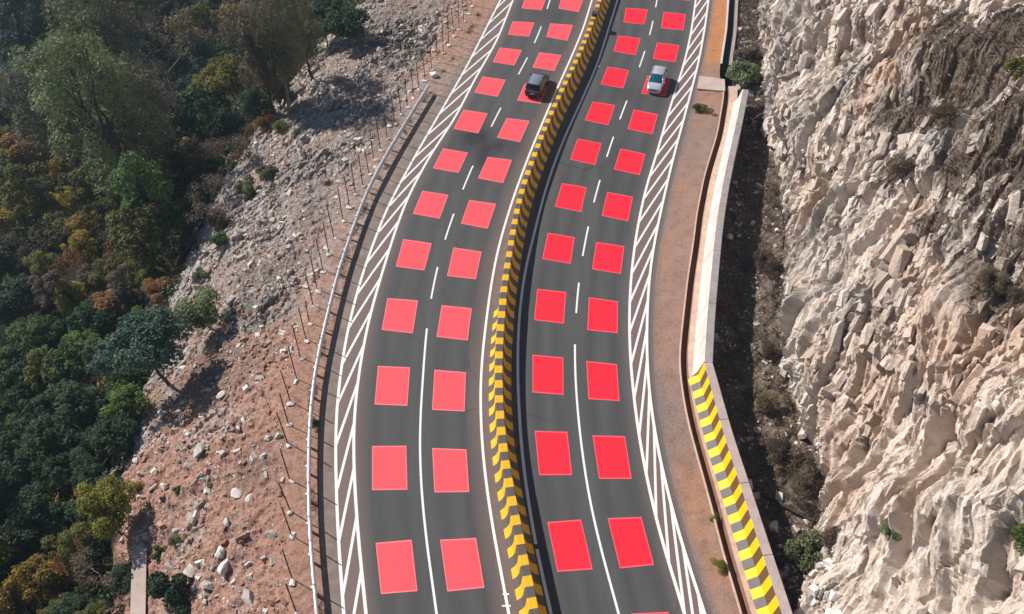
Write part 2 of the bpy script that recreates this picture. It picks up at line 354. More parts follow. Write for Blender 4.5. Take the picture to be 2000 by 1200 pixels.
# ------------------------------------------------------------------ object helpers
def np_mesh(name, V, Fc, mats, mi=None, smooth=False, attrs=None):
    V = np.asarray(V, np.float32); Fc = np.asarray(Fc, np.int32)
    me = bpy.data.meshes.new(name)
    k = Fc.shape[1]
    me.vertices.add(len(V)); me.vertices.foreach_set('co', V.ravel())
    me.loops.add(Fc.size); me.loops.foreach_set('vertex_index', Fc.ravel())
    me.polygons.add(len(Fc)); me.polygons.foreach_set('loop_start', np.arange(0, Fc.size, k, dtype=np.int32))
    try: me.polygons.foreach_set('loop_total', np.full(len(Fc), k, np.int32))
    except Exception: pass
    for m in (mats if isinstance(mats, (list, tuple)) else [mats]): me.materials.append(m)
    if mi is not None: me.polygons.foreach_set('material_index', np.asarray(mi, np.int32))
    me.polygons.foreach_set('use_smooth', np.full(len(Fc), bool(smooth)))
    for an, av in (attrs or {}).items():
        a = me.attributes.new(an, 'FLOAT', 'POINT'); a.data.foreach_set('value', np.asarray(av, np.float32))
    me.update(calc_edges=True); me.validate()
    return me
def link(name, me, parent=None, loc=(0, 0, 0), rz=0.0):
    o = bpy.data.objects.new(name, me); COL.objects.link(o)
    o.location = loc; o.rotation_euler = (0, 0, rz)
    if parent is not None: o.parent = parent
    return o
def tag(o, label=None, cat=None, group=None, kind=None):
    if label: o['label'] = label
    if cat: o['category'] = cat
    if group: o['group'] = group
    if kind: o['kind'] = kind
    return o
def thing(name, label, cat, loc=(0, 0, 0), rz=0.0, group=None):
    return tag(link(name, None, None, loc, rz), label, cat, group)
class MB:
    """collects polygons with a material index"""
    def __init__(s): s.v = []; s.f = []; s.m = []
    def poly(s, pts, mi=0):
        i = len(s.v); s.v += [tuple(p) for p in pts]; s.f.append(tuple(range(i, i + len(pts)))); s.m.append(mi)
    def grid(s, rows, mi=0, closed=False):
        i = len(s.v); n = len(rows[0])
        for r in rows: s.v += [tuple(p) for p in r]
        for a in range(len(rows) - 1):
            for b in range(n if closed else n - 1):
                c = (b + 1) % n
                s.f.append((i + a*n + b, i + a*n + c, i + (a+1)*n + c, i + (a+1)*n + b)); s.m.append(mi)
    def box(s, x0, x1, y0, y1, z0, z1, mi=0):
        p = [(x0,y0,z0),(x1,y0,z0),(x1,y1,z0),(x0,y1,z0),(x0,y0,z1),(x1,y0,z1),(x1,y1,z1),(x0,y1,z1)]
        i = len(s.v); s.v += p
        for f in ((0,3,2,1),(4,5,6,7),(0,1,5,4),(1,2,6,5),(2,3,7,6),(3,0,4,7)):
            s.f.append(tuple(i + q for q in f)); s.m.append(mi)
    def tube(s, pts, rad, n=6, mi=0, cap=True):
        rows = []
        up = Vector((0.13, 0.21, 0.97))
        for k, p in enumerate(pts):
            a = Vector(pts[max(k-1, 0)]); c = Vector(pts[min(k+1, len(pts)-1)])
            d = (c - a).normalized()
            u = d.cross(up if abs(d.dot(up)) < 0.95 else Vector((1, 0, 0))).normalized(); w = d.cross(u)
            r = rad[k] if isinstance(rad, (list, tuple)) else rad
            rows.append([tuple(Vector(p) + (u * math.cos(2*math.pi*j/n) + w * math.sin(2*math.pi*j/n)) * r) for j in range(n)])
        i = len(s.v); s.grid(rows, mi, True)
        if cap:
            L = len(rows)
            s.f.append(tuple(i + j for j in range(n))); s.m.append(mi)
            s.f.append(tuple(i + (L-1)*n + n - 1 - j for j in range(n))); s.m.append(mi)
    def mesh(s, name, mats, smooth=False):
        me = bpy.data.meshes.new(name); me.from_pydata(s.v, [], s.f)
        for m in (mats if isinstance(mats, (list, tuple)) else [mats]): me.materials.append(m)
        me.polygons.foreach_set('material_index', s.m)
        if smooth: me.polygons.foreach_set('use_smooth', [True] * len(s.f))
        me.update(); return me
    def build(s, name, mats, parent=None, smooth=False, loc=(0, 0, 0), rz=0.0):
        return link(name, s.mesh(name, mats, smooth), parent, loc, rz)
def copy_tree(o, parent=None):
    c = o.copy(); COL.objects.link(c); c.parent = parent
    for ch in list(o.children): copy_tree(ch, c)
    return c
def grid_mesh(name, X, Y, Z, mats, attrs=None, smooth=True):
    r, c = X.shape
    V = np.stack([X, Y, Z], -1).reshape(-1, 3)
    idx = np.arange(r * c).reshape(r, c)
    Fc = np.stack([idx[:-1, :-1], idx[:-1, 1:], idx[1:, 1:], idx[1:, :-1]], -1).reshape(-1, 4)
    return np_mesh(name, V, Fc, mats, None, smooth, {k: v.ravel() for k, v in (attrs or {}).items()})
def recalc(me):
    import bmesh
    bm = bmesh.new(); bm.from_mesh(me); bmesh.ops.recalc_face_normals(bm, faces=bm.faces); bm.to_mesh(me); bm.free()
ORD = ['first','second','third','fourth','fifth','sixth','seventh','eighth','ninth','tenth','eleventh','twelfth','thirteenth','fourteenth','fifteenth','sixteenth','seventeenth','eighteenth','nineteenth','twentieth']
def ordinal(i):
    if i < 20: return ORD[i]
    tens = {2: 'twenty', 3: 'thirty', 4: 'forty'}[(i + 1) // 10]; r = (i + 1) % 10
    return {20: 'twentieth', 30: 'thirtieth', 40: 'fortieth'}[i + 1] if r == 0 else tens + '-' + ORD[r - 1]

# ------------------------------------------------------------------ the road
ys = np.arange(2, 150.01, 0.5)
XROADL = lambda y: np.where(np.asarray(y) < 79, np.maximum(XGR(y) + 0.62, XLE(y) - 1.6), XLE(y) - 0.25) * 1.0
xl = XLE(ys) - np.interp(ys, [2, 70, 84, 150], [1.05, 1.05, 0.25, 0.25])
XRL = lambda y: np.interp(y, ys, xl)
XRR = lambda y: XRO(y) + 0.42
cols, dust, shd = [], [], []
for f, d, s in ((lambda y: XRL(y), 0.2, 1.0), (lambda y: XLE(y) - 0.2, 0.2, 0.9), (lambda y: XLE(y), 0.75, 0.25), (lambda y: XLI(y), 0.75, 0.0), (lambda y: XLI(y) + 0.35, 0.35, 0.0), (lambda y: XLI(y) + 0.9, 0.04, 0.0),
                (lambda y: XDC_L(y), 0.0, 0.0), (lambda y: XLM(y) - 1.2, 0.03, 0.0), (lambda y: XLM(y) - 0.3, 0.4, 0.0), (lambda y: XLM(y) + 0.1, 0.6, 0.1), (lambda y: XMT(y) - 0.6, 0.7, 0.2), (lambda y: XMT(y) + 0.6, 0.4, 0.0), (lambda y: XRM(y), 0.0, 0.0),
                (lambda y: XDC_R(y), 0.0, 0.0), (lambda y: XRI(y) - 0.7, 0.0, 0.0), (lambda y: XRI(y) - 0.1, 0.35, 0.0), (lambda y: XRI(y), 0.72, 0.0), (lambda y: XRO(y), 0.72, 0.0), (lambda y: XRO(y) + 0.12, 0.15, 0.0), (lambda y: XRR(y), 0.6, 0.3)):
    cols.append(f(ys)); dust.append(d); shd.append(s)
X = np.stack(cols, 1); Y = np.repeat(ys[:, None], X.shape[1], 1); Z = np.zeros_like(X)
# densify across for dark patches
def densify(A, n=6):
    out = []
    for i in range(A.shape[1] - 1):
        for j in range(n): out.append(A[:, i] * (1 - j / n) + A[:, i + 1] * j / n)
    out.append(A[:, -1]); return np.stack(out, 1)
D = np.repeat(np.array(dust)[None], len(ys), 0); S = np.repeat(np.array(shd)[None], len(ys), 0)
X, Y, Z, D, S = (densify(a) for a in (X, Y, Z, D, S))
dark_patch = np.zeros_like(X)  # soft darker patches mixed into the asphalt colour
for px, py, rx, ry, a in ((930, 270, 1.7, 2.0, 1.3), (945, 300, 0.9, 2.8, 1.2), (965, 285, 2.2, 1.3, 0.9), (1075, 25, 1.6, 2.6, 0.5), (1205, 300, 0.6, 5.0, 0.5), (1180, 345, 0.5, 4.0, 0.45), (1230, 185, 1.6, 3.0, 0.45)):
    cx, cy = U1(px, py)
    dark_patch = np.maximum(dark_patch, a * np.exp(-((X - cx) / rx) ** 2 - ((Y - cy) / ry) ** 2))
track = np.zeros_like(X)
for fl, fr_ in ((XLI, XDC_L), (XDC_L, XLM), (XRM, XDC_R), (XDC_R, XRI)):
    cx = (fl(Y) + fr_(Y)) / 2
    for o in (-0.8, 0.8): track = np.maximum(track, 0.8 * np.exp(-((X - cx - o) / 0.33) ** 2))
me = grid_mesh('road', X, Y, Z, M['asphalt'], {'track': track, 'dust': D, 'shoulder': S, 'dark_patch': dark_patch}, False)
road = tag(link('road', me), 'grey asphalt dual carriageway curving between the slope and the cliff', None, None, 'structure')

def line_part(name, f, y0, y1, w, z, mat, step=0.5):
    yy = np.append(np.arange(y0, y1, step), y1)
    x = f(yy); sl = np.gradient(x, yy); c = np.sqrt(1 + sl * sl)
    rows = [[(a - w * k / 2, b, z), (a + w * k / 2, b, z)] for a, b, k in zip(x, yy, c)]
    mb = MB(); mb.grid(rows); mb.f = [q[::-1] for q in mb.f] if False else mb.f
    return mb.build(name, mat, road)
for f in (XLE, XLI, XRI, XRO): line_part('edge_line', f, 4, 140, 0.19, 0.011, M['white'])
line_part('edge_line', XLM, 4, 140, 0.17, 0.011, M['white'])
yb = U1(1046, 1068)[1]
line_part('edge_line', XRM, 4, yb - 0.16, 0.19, 0.011, M['white'])
line_part('edge_line', XRM, yb + 0.16, 140, 0.19, 0.011, M['white'])
line_part('lane_line', XDC_L, 4, U1(832, 642)[1], 0.14, 0.007, M['white'])
line_part('lane_line', XDC_R, 4, U1(1121, 673)[1], 0.14, 0.007, M['white'])
for a, b in ((841,584,),): pass
for (y0, y1) in ((584, 522), (468.6, 418), (370.5, 324), (248, 211), (145.8, 112.5), (84.5, 52), (18, -14)):
    line_part('lane_dash', XDC_L, U1(1000, y0)[1], U1(1000, y1)[1], 0.13, 0.007, M['white'])
for (y0, y1) in ((612, 552.5), (500.5, 442.5), (395.8, 352), (307, 267.5), (233.8, 197), (131.8, 100), (68.8, 41), (14.5, -14)):
    line_part('lane_dash', XDC_R, U1(1000, y0)[1], U1(1000, y1)[1], 0.13, 0.007, M['white'])
# small cross ticks painted over the inner edge lines
for px, py, l in ((988, 1161, 0.36), (989, 1184, 0.5), (1167, 130, 0.45)):
    x, y = U1(px, py); mb = MB(); mb.poly([(x - l/2, y - 0.05, 0.016), (x + l/2, y - 0.05, 0.016), (x + l/2, y + 0.05, 0.016), (x - l/2, y + 0.05, 0.016)])
    mb.build('tick_mark', M['white'], road)
# hatching: straight bars between the two edge lines of each hatched strip
def hatch(fa, fb, y0, period, rise, n, w):
    for i in range(n):
        ya = y0 + i * period
        yb = ya + (rise(ya) if callable(rise) else rise)
        ax, bx = float(fa(ya)), float(fb(yb))
        d = Vector((bx - ax, yb - ya, 0)); L = d.length; d /= L; nn = Vector((-d.y, d.x, 0)) * w / 2
        pts = []
        for k in range(5):
            t = k / 4
            p = Vector((ax, ya, 0.007)) + d * L * t
            pts.append([tuple(p - nn), tuple(p + nn)])
        mb = MB(); mb.grid(pts); mb.build('hatch_bar', M['white'], road)
hatch(XLE, XLI, 26.92 - 3.42 * 3, 3.42, lambda y: float(np.interp(y, [20, 30, 45, 60, 75, 95], [5.1, 5.3, 5.3, 4.9, 5.0, 5.0])), 29, 0.17)
hatch(XRI, XRO, 25.46 - 3.0 * 3, 3.02, lambda y: float(np.interp(y, [20, 30, 45, 60, 75, 95], [7.2, 6.8, 6.1, 5.8, 5.4, 5.2])), 32, 0.16)

# red blocks
SQ = []
def z3(ox, oy, s, *p): return [(ox + s * a, oy + s * b) for a, b in p]
L1 = [[(733.5,1060.5),(804,1054.5),(815.4,1155),(744,1161)],[(726.6,871.5),(793.5,870.9),(795.9,957),(726.6,957.9)],[(738,714.9),(801,717.9),(795.6,793.2),(731.4,790.5)],[(756.6,582.6),(816.6,587.1),(806.1,651.6),(745.2,644.7)],
      [(787.5,467.4),(843,475.5),(828.9,528.6),(772.8,521.1)],[(825,372.9),(876,381),(858.6,427.5),(806.1,417.9)],[(865.5,290.1),(914.1,298.5),(895.5,338.1),(845.1,329.1)],[(905.4,214.5),(952.5,222),(933.9,261),(885.6,252)],
      [(942.5,150),(988,156.2),(971.8,189.5),(926.2,181.2)],[(975.8,93.2),(1019.5,98),(1004.5,128.2),(962.5,121.8)],[(1001.2,42),(1043.8,44.2),(1033,72),(991.8,68)]]
L2 = [[(859.5,1054.5),(930,1050.9),(946.2,1148.4),(873.6,1155.9)],[(843.9,875.4),(911.1,878.1),(916.5,961.5),(848.4,962.4)],[(848.4,722.4),(909.9,727.5),(907.5,804),(843.6,801)],[(862.5,596.4),(921.6,602.4),(913.5,665.4),(852.6,658.5)],
      [(885.6,483.6),(940.8,492),(929.4,546),(873,539.4)],[(916.5,390.9),(969,398.4),(952.5,447),(900,437.1)],[(952.5,306.9),(999.9,312.9),(982.5,357.9),(933.3,348.6)],[(989.4,231),(1034.4,236.4),(1015.5,278.1),(970.5,269.1)],
      [(1024.5,164),(1070,169.5),(1055.5,203),(1010,196.8)],[(1053,102.5),(1096.8,108),(1082.5,139.2),(1040,132)],[(1074.5,46.2),(1119.2,49.2),(1108,80),(1067,72.5)]]
R1 = [z3(1000,900,.25,(275,480),(540,460),(630,850),(355,870)), z3(1000,680,.25,(177,647),(432,655),(470,993),(212,995)), z3(1000,680,.25,(160,52),(400,75),(403,367),(160,347)), z3(1000,440,.25,(197,498),(422,523),(405,770),(172,742)),
      z3(1000,440,.25,(280,60),(490,95),(458,303),(235,265)), z3(1000,180,.25,(390,712),(582,745),(540,938),(335,897)), z3(1000,180,.25,(512,365),(698,402),(650,570),(453,528)), z3(1000,180,.25,(630,75),(805,103),(752,260),(568,220)),
      [(1186.2,130.5),(1228.2,137.5),(1217.5,173),(1173,165)],[(1207.5,70),(1251.2,75),(1241.2,108),(1198.2,100.5)],[(1222.5,15.5),(1265.5,18.8),(1258,48.2),(1217.5,44.2)]]
R2 = [z3(1000,900,.25,(747,450),(1010,440),(1110,815),(843,843)), z3(1000,680,.25,(628,682),(882,690),(935,1023),(680,1023)), z3(1000,680,.25,(580,102),(820,127),(840,415),(597,400)), z3(1000,440,.25,(600,563),(828,597),(825,845),(587,820)),
      z3(1000,440,.25,(657,132),(878,165),(850,382),(625,345)), z3(1000,180,.25,(745,780),(945,820),(908,1010),(700,967)), z3(1000,180,.25,(848,442),(1042,485),(997,650),(795,605)), z3(1000,180,.25,(950,137),(1140,175),(1097,330),(903,290)),
      [(1264.5,148),(1309,153.5),(1298.8,188),(1252.5,183)],[(1283.2,83.2),(1326.8,88.8),(1319.5,121.8),(1275,115)],[(1296.2,23.8),(1339.5,28),(1334.5,59.5),(1290.8,55.5)]]
def red_block(w, mats):
    c = w.mean(0)
    outer = [Vector((p[0], p[1], 0.006)) for p in w]
    inner = [o.lerp(Vector((c[0], c[1], 0.006)), 0.055) for o in outer]
    mb = MB()
    mb.poly([inner[3], inner[2], inner[1], inner[0]], 0)
    for k in range(4):
        j = (k + 1) % 4
        mb.poly([outer[j], outer[k], inner[k], inner[j]], 1)
    me = mb.mesh('red_block', mats); recalc_up(me)
    return link('red_block', me, road)
def recalc_up(me):
    for p in me.polygons:
        if p.normal.z < 0: p.flip()
    me.update()
for lane, fc, mats in ((L1, lambda y: (XLI(y) + XDC_L(y)) / 2, ('red_faded', 'red_rim_faded')), (L2, lambda y: (XDC_L(y) + XLM(y)) / 2, ('red_faded', 'red_rim_faded')),
                       (R1, lambda y: (XRM(y) + XDC_R(y)) / 2, ('red', 'red_rim')), (R2, lambda y: (XDC_R(y) + XRI(y)) / 2, ('red', 'red_rim'))):
    W = [U(q) for q in lane]
    for n_, s_ in ((0, 1), (-1, -2)):              # the rows just beyond both ends
        e = W[n_]; off = e.mean(0) - W[s_].mean(0)
        if n_ == 0: off = off * 1.0 + np.array([0.25, 0.0])
        else: off = off * 1.02
        W.append(e + off) if n_ == -1 else W.insert(0, e + off)
        if n_ == 0: continue
    for w in W: red_block(w, [M[k] for k in mats])

# ------------------------------------------------------------------ median barrier: separate cast segments, painted in bands
def barrier_segment(parent, fx, y0, nb, band, prof, mats, start, name='segment', gap=0.02):
    """prof: list of (lateral offset, height, finish) read from left foot over the top to right foot; bands run across"""
    mb = MB(); y = y0
    L = nb * band
    def row(yy):
        x = float(fx(yy)); a = heading(fx, yy)
        return [(x + o * math.cos(a), yy - o * math.sin(a), z) for o, z, _ in prof]
    for i in range(nb):
        a = y0 + i * band + (gap if i == 0 else 0); b = y0 + (i + 1) * band - (gap if i == nb - 1 else 0)
        r0, r1, = row(a), row(b)
        for k in range(len(prof) - 1):
            fin = prof[k][2]
            mi = ((start + i) % 2) if fin == 'band' else 2 if fin == 'cap' else (0, 3)[(start + i) % 2]
            mb.poly([r0[k], r1[k], r1[k + 1], r0[k + 1]], mi)
        if i == 0: mb.poly(r0, (start) % 2 if prof[0][2] == 'band' else 2)
        if i == nb - 1: mb.poly(r1[::-1], (start + i) % 2 if prof[0][2] == 'band' else 2)
    return mb.build(name, mats, parent)
PROF_M = [(-0.70, -0.02, 'band'), (-0.68, 0.06, 'band'), (-0.46, 0.30, 'band'), (-0.34, 0.62, 'band'), (-0.27, MED_H - 0.05, 'band'), (-0.23, MED_H, 'band'), (0.23, MED_H, 'band'), (0.26, MED_H - 0.05, 'band'), (0.33, 0.80, 'band'), (0.48, 0.42, 'band'), (0.80, 0.08, 'band'), (0.82, -0.02, 'band')]
PROF_N = [(-0.42, -0.02, 'band'), (-0.40, 0.08, 'band'), (-0.31, 0.40, 'band'), (-0.26, 0.75, 'band'), (-0.23, MED_H - 0.05, 'band'), (-0.20, MED_H, 'band'), (0.20, MED_H, 'band'), (0.23, MED_H - 0.05, 'band'), (0.31, 0.80, 'band'), (0.48, 0.42, 'band'), (0.80, 0.08, 'band'), (0.82, -0.02, 'band')]
BAND = 0.635
YM = U1(980, 580, 1.0)[1]
bar = thing('median_barrier', 'near run of yellow and dark banded concrete barrier with wide sloping foot', 'barrier', (0, 0, 0))
k = 0; y = YM - 8 * BAND
while y > 2:
    barrier_segment(bar, XMT, y, 8, BAND, PROF_M, [M['yellow'], M['black'], M['conc_grey']], 0); y -= 8 * BAND
bar2 = thing('median_barrier', 'far run of yellow and dark banded concrete barrier, narrower, passing the dark sport utility car', 'barrier', (0, 0, 0))
y = YM
while y < 140:
    barrier_segment(bar2, XMT, y, 8, BAND, PROF_N, [M['yellow'], M['black'], M['conc_grey']], 0); y += 8 * BAND
# dark bracket on the top of the far run
x, y = U1(1162, 30, MED_H)
bk = thing('dark_marker_box', 'small dark box fixed on top of the median barrier near the top', 'marker', (x, y, MED_H), -heading(XMT, y))
mb = MB(); mb.box(-0.26, 0.26, -0.35, 0.35, 0.002, 0.32); mb.build('box', simple('dark_plastic', (0.035, 0.035, 0.04), 0.6), bk)
mb = MB(); mb.box(-0.30, 0.30, -0.39, 0.39, 0.32, 0.36); mb.build('lid', simple('dark_plastic_lid', (0.05, 0.05, 0.055), 0.6), bk)

# ------------------------------------------------------------------ right verge, drain channel, walls
yv = np.arange(2, 150.01, 0.4)
c0, c1 = XRR(yv) - 0.02, XD1(yv)
nc = 10
X = np.stack([c0 + (c1 - c0) * t for t in np.linspace(0, 1, nc)], 1); Y = np.repeat(yv[:, None], nc, 1)
Z = -0.012 + 0.05 * fbm(X * 0.8, Y * 0.8, 5, 4) * np.sin(np.linspace(0, math.pi, nc))[None] + np.linspace(0, 0.06, nc)[None]
orange = sstep(79, 82, Y) * 0.95 + 0.3 * sstep(0.55, 0.9, fbm(X * 0.25, Y * 0.12, 8, 3) + 0.5)
grey = np.clip(1 - (X - c0[:, None]) / 0.5, 0, 1) * 0.8 + 0.55 * np.exp(-((Y - 36.5) / 3.5) ** 2) + 0.35 * np.exp(-((Y - 68) / 6) ** 2)
tag(link('verge', grid_mesh('verge', X, Y, Z, M['verge'], {'orange': orange, 'grey': grey})), 'strip of reddish dirt between the hatched edge and the drain', None, None, 'structure')
# channel: lip, inner wall, floor, outer wall, ledge
def channel(name, y0, y1, prof, mats):
    yy = np.arange(y0, y1 + 0.01, 0.4); mb = MB()
    for k in range(len(prof) - 1):
        rows = []
        for q in yy:
            x = float(XD1(q)); a = heading(XD1, q)
            rows.append([(x + o * math.cos(a), q - o * math.sin(a), z) for o, z, _ in (prof[k], prof[k + 1])])
        mb.grid(rows, prof[k][2])
    me = mb.mesh(name, mats); recalc_up(me)
    return tag(link(name, me), 'dusty concrete drain channel along the verge', None, None, 'structure')
def XW0(y): return np.where(np.asarray(y) < YWJ, XW1L(y), XW1U(y)) - 0.72
chan = [(-0.02, 0.02, 0), (0.0, 0.12, 0), (0.09, 0.12, 0), (0.10, -0.45, 1), (0.52, -0.48, 1), (0.56, 0.16, 1), (0.58, 0.17, 2), (1.35, 0.19, 2)]
channel('drain_channel', 2, YWT + 1.0, chan, [M['conc_peach'], M['conc_dark'], M['conc_peach']])
channel('drain_channel', 80.2, 150, [(-0.04, 0.0, 0), (-0.02, 0.16, 0), (0.16, 0.16, 0), (0.18, -0.5, 1), (0.78, -0.55, 1), (0.84, 0.10, 2), (1.15, 0.12, 2)], [M['conc_white'], simple('dark_channel_inside', (0.06, 0.058, 0.055), 0.9), M['conc_grey']])  # inside of the upper channel coloured nearly black
# pale slab bridging the channel
mb = MB()
q = [U1(1365, 151), U1(1415, 158), U1(1416, 181), U1(1361, 176)]
mb.poly([(a, b, 0.17) for a, b in q[::-1]])
for i in range(4):
    j = (i + 1) % 4
    mb.poly([(*q[i], 0.17), (*q[j], 0.17), (*q[j], -0.2), (*q[i], -0.2)])
me = mb.mesh('concrete_slab', concrete_mat('pale_slab_concrete', (0.52, 0.42, 0.36))); recalc(me)
tag(link('concrete_slab', me), 'pale concrete slab across the drain where the orange strip ends', 'slab')
# walls
PROF_W = [(-0.86, 0.12, 'band'), (-0.21, 0.56, 'bandu'), (-0.02, WALL_H - 0.03, 'bandu'), (0.0, WALL_H, 'cap'), (0.56, WALL_H, 'cap'), (0.60, WALL_H - 0.05, 'cap'), (0.66, -1.6, 'cap')]
sw = thing('striped_wall', 'concrete wall with bright yellow and grey bands beside the ditch', 'wall', (0, 0, 0))
y = YWJ - 0.05
bandw = 0.59
while y > 3:
    y -= 8 * bandw
    barrier_segment(sw, XW1L, y, 8, bandw, PROF_W, [M['yellow2'], M['black2'], M['conc_pink'], M['brown2']], 1)
PROF_P = [(-0.62, 0.10, 'band'), (-0.30, 0.7, 'band'), (-0.05, WALL_H - 0.04, 'band'), (0.0, WALL_H, 'cap'), (0.52, WALL_H, 'cap'), (0.56, WALL_H - 0.05, 'cap'), (0.62, -1.6, 'cap')]
pw = thing('plain_wall', 'whitewashed plain concrete wall with a grey coping, between the drain and the ditch', 'wall', (0, 0, 0))
y = YWJ + 0.02
n = int((YWT - YWJ) / (8 * 0.7))
for i in range(n + 1):
    if y + 5.6 > YWT + 1.5: break
    barrier_segment(pw, XW1U, y, 8, 0.7, PROF_P, [M['conc_white'], M['conc_white'], M['conc_grey']], 0); y += 5.6
YWEND = y

# ------------------------------------------------------------------ left hillside
def XE_d(y): return np.maximum(XPOST(y) - XEDGE(y), 4.0)
def hill_z(x, y, detail=False):
    x = np.asarray(x, float); y = np.asarray(y, float)
    d = XPOST(y) - x; de = XE_d(y)
    dep = np.interp(y, [20, 70, 85, 110], [6.2, 6.2, 4.5, 4.0])
    u = np.clip(d / de, 0, 1)
    z = -0.2 - dep * (0.30 * u + 0.70 * u ** 1.4)
    z = np.where(d < 0, -0.03 + (-0.17) * np.clip((d + 2.5) / 2.5, 0, 1), z)
    o = np.maximum(d - de, 0)
    z = z - np.where(o < 9, o * 0.92, 8.3 + (o - 9) * 0.50)
    floor_ = -30 + 0.05 * o
    z = np.where(z < floor_ + 3, floor_ + 3 * np.exp((z - floor_ - 3) / 3), z)
    z = z + sstep(-0.5, 2.0, d) * (0.35 * fbm(x * 0.16, y * 0.16, 31, 3)) + sstep(0, 6, o) * 1.2 * fbm(x * 0.07, y * 0.07, 35, 3)
    return z
dcol = np.concatenate([np.arange(-3.0, 20, 0.13), 20 + np.cumsum(np.linspace(0.2, 2.6, 75))])
yrow = np.concatenate([np.arange(4, 18, 0.35), np.arange(18, 110, 0.14), np.arange(110, 210, 1.2)])
XX = XPOST(yrow)[:, None] - dcol[None]; YY = np.repeat(yrow[:, None], len(dcol), 1)
# keep the inner border under the asphalt edge
inner = np.minimum(XX[:, :1] * 0 + (XRL(yrow)[:, None] + 0.15), 1e9)
XX = np.where(XX > inner, inner, XX)
ZZ = hill_z(XX, YY)
DD = XPOST(YY) - XX; OO = DD - XE_d(YY)
def rough_hill(x, y):
    d = XPOST(y) - x; o = d - XE_d(y)
    a = 0.83 * x + 0.55 * y; b = -0.55 * x + 0.83 * y            # strata run up and to the right
    wx = a + 0.5 * fbm(a * 0.5, b * 0.5, 41, 3); wy = b + 0.5 * fbm(a * 0.5 + 9, b * 0.5, 44, 3)
    f1, f2, r1, r2, r3, ox, oy = voro(wx / 1.7, wy / 0.8, 47)
    v1 = (r1 - 0.4) + (r2 - 0.5) * ox * 1.2 + (r3 - 0.5) * oy * 1.6 - 0.35 * np.exp(-((f2 - f1) / 0.12) ** 2)
    g1, g2, s1, s2, s3, px, py = voro(wx / 0.55, wy / 0.3, 53)
    v2 = (s1 - 0.4) + (s2 - 0.5) * px + (s3 - 0.5) * py - 0.4 * np.exp(-((g2 - g1) / 0.1) ** 2)
    rk = sstep(0.05, 0.5, fbm(x * 0.11, y * 0.11, 61, 3) + 0.25 + 0.55 * np.exp(-(o / 2.2) ** 2) * sstep(40, 58, y) - 0.45 * (1 - sstep(25, 48, y))) * sstep(1.2, 3.0, d) * (1 - sstep(1.5, 4.5, o))
    soft = sstep(0.4, 2.0, d) * (1 - sstep(1.0, 4.0, o))
    h = rk * (0.40 * v1 + 0.16 * v2) + soft * (0.20 * fbm(x * 0.9, y * 0.9, 71, 5, 0.62) + 0.05 * v2)
    return h, rk, r1
HH, RK, TONE = rough_hill(XX, YY)
ZZ2 = ZZ + HH
red = sstep(56, 36, YY) * 0.95 + 0.25 * sstep(2.5, 0.5, DD) + 0.6 * sstep(76, 84, YY) * sstep(5, 1.5, DD)
dark_tone = np.zeros_like(XX)  # darker patches mixed into the slope colour
for px, py, rx, ry, a, z in ((770, 60, 3.0, 8.0, 1.0, -1), (790, 85, 2.5, 3.0, 0.9, -0.6), (720, 250, 2.4, 6.0, 0.7, -1), (600, 330, 3.0, 4.0, 0.6, -2.5), (530, 560, 2.6, 2.0, 0.7, -3.5), (500, 640, 3.0, 2.5, 0.8, -4), (420, 740, 2.6, 2.6, 0.8, -5), (400, 780, 3.5, 1.6, 0.6, -5), (500, 950, 1.4, 1.6, 0.7, -3), (600, 420, 2.0, 3.0, 0.5, -1.5), (340, 800, 2.6, 1.8, 0.7, -6)):
    cx, cy = U1(px, py, z); dark_tone = np.maximum(dark_tone, a * np.exp(-((XX - cx) / rx) ** 2 - ((YY - cy) / ry) ** 2))
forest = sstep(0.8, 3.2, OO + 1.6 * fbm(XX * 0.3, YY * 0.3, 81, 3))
me = grid_mesh('hillside', XX, YY, ZZ2, M['hill'], {'red': red, 'rock': RK * (0.4 + 0.6 * TONE), 'dark_tone': dark_tone, 'forest': forest}, False)
tag(link('hillside', me), 'stony reddish slope falling from the road to the wooded ravine', None, None, 'structure')

# ------------------------------------------------------------------ right ditch and cliff
yrow = np.concatenate([np.arange(-22, -4, 0.6), np.arange(-4, 20, 0.13), np.arange(20, 62, 0.095), np.arange(62, 100, 0.13), np.arange(100, 150, 0.8)])
def XDITCH(y):
    w = np.where(y < YWJ, XW1L(y), XW1U(y)) + 0.55
    up = XD1(y) + 1.12
    return np.where(y < YWEND, w, np.where(y > YWEND + 3, up, w + (up - w) * (y - YWEND) / 3))
nd = 40
tcol = np.concatenate([np.arange(0.1, 25, 0.10), 25 + np.cumsum(np.linspace(0.15, 1.6, 42))])
slope_t = lambda t: np.interp(t, [0, 2, 8, 16, 24, 70], np.radians([66, 62, 60, 52, 46, 38]))
tt = np.concatenate([[0], tcol]); ang = slope_t(tt)
ee = np.concatenate([[0], np.cumsum(np.diff(tt) * np.cos((ang[1:] + ang[:-1]) / 2))]); hh = np.concatenate([[0], np.cumsum(np.diff(tt) * np.sin((ang[1:] + ang[:-1]) / 2))])
Yd = np.repeat(yrow[:, None], nd - 1, 1)
u = np.linspace(0, 1, nd)[:-1]
xd = XDITCH(yrow); xc1 = np.maximum(XC0(yrow), xd + 0.8)
Xd = xd[:, None] + (xc1 - xd)[:, None] * u[None]
lowf = lambda y: np.where(y < YWEND, -1.15, -0.15)
Zd = lowf(Yd) * (1 - 0.55 * sstep(0.35, 1.0, u))[None] + 0.22 * fbm(Xd * 0.9, Yd * 0.9, 91, 4) * sstep(0, 0.25, u)[None]
T = np.repeat(tt[None], len(yrow), 0); YT = yrow[:, None] + 0.795 * np.minimum(T, 30)       # mesh columns lean with the strata
xc = np.maximum(XC0(YT), XDITCH(YT) + 0.8)
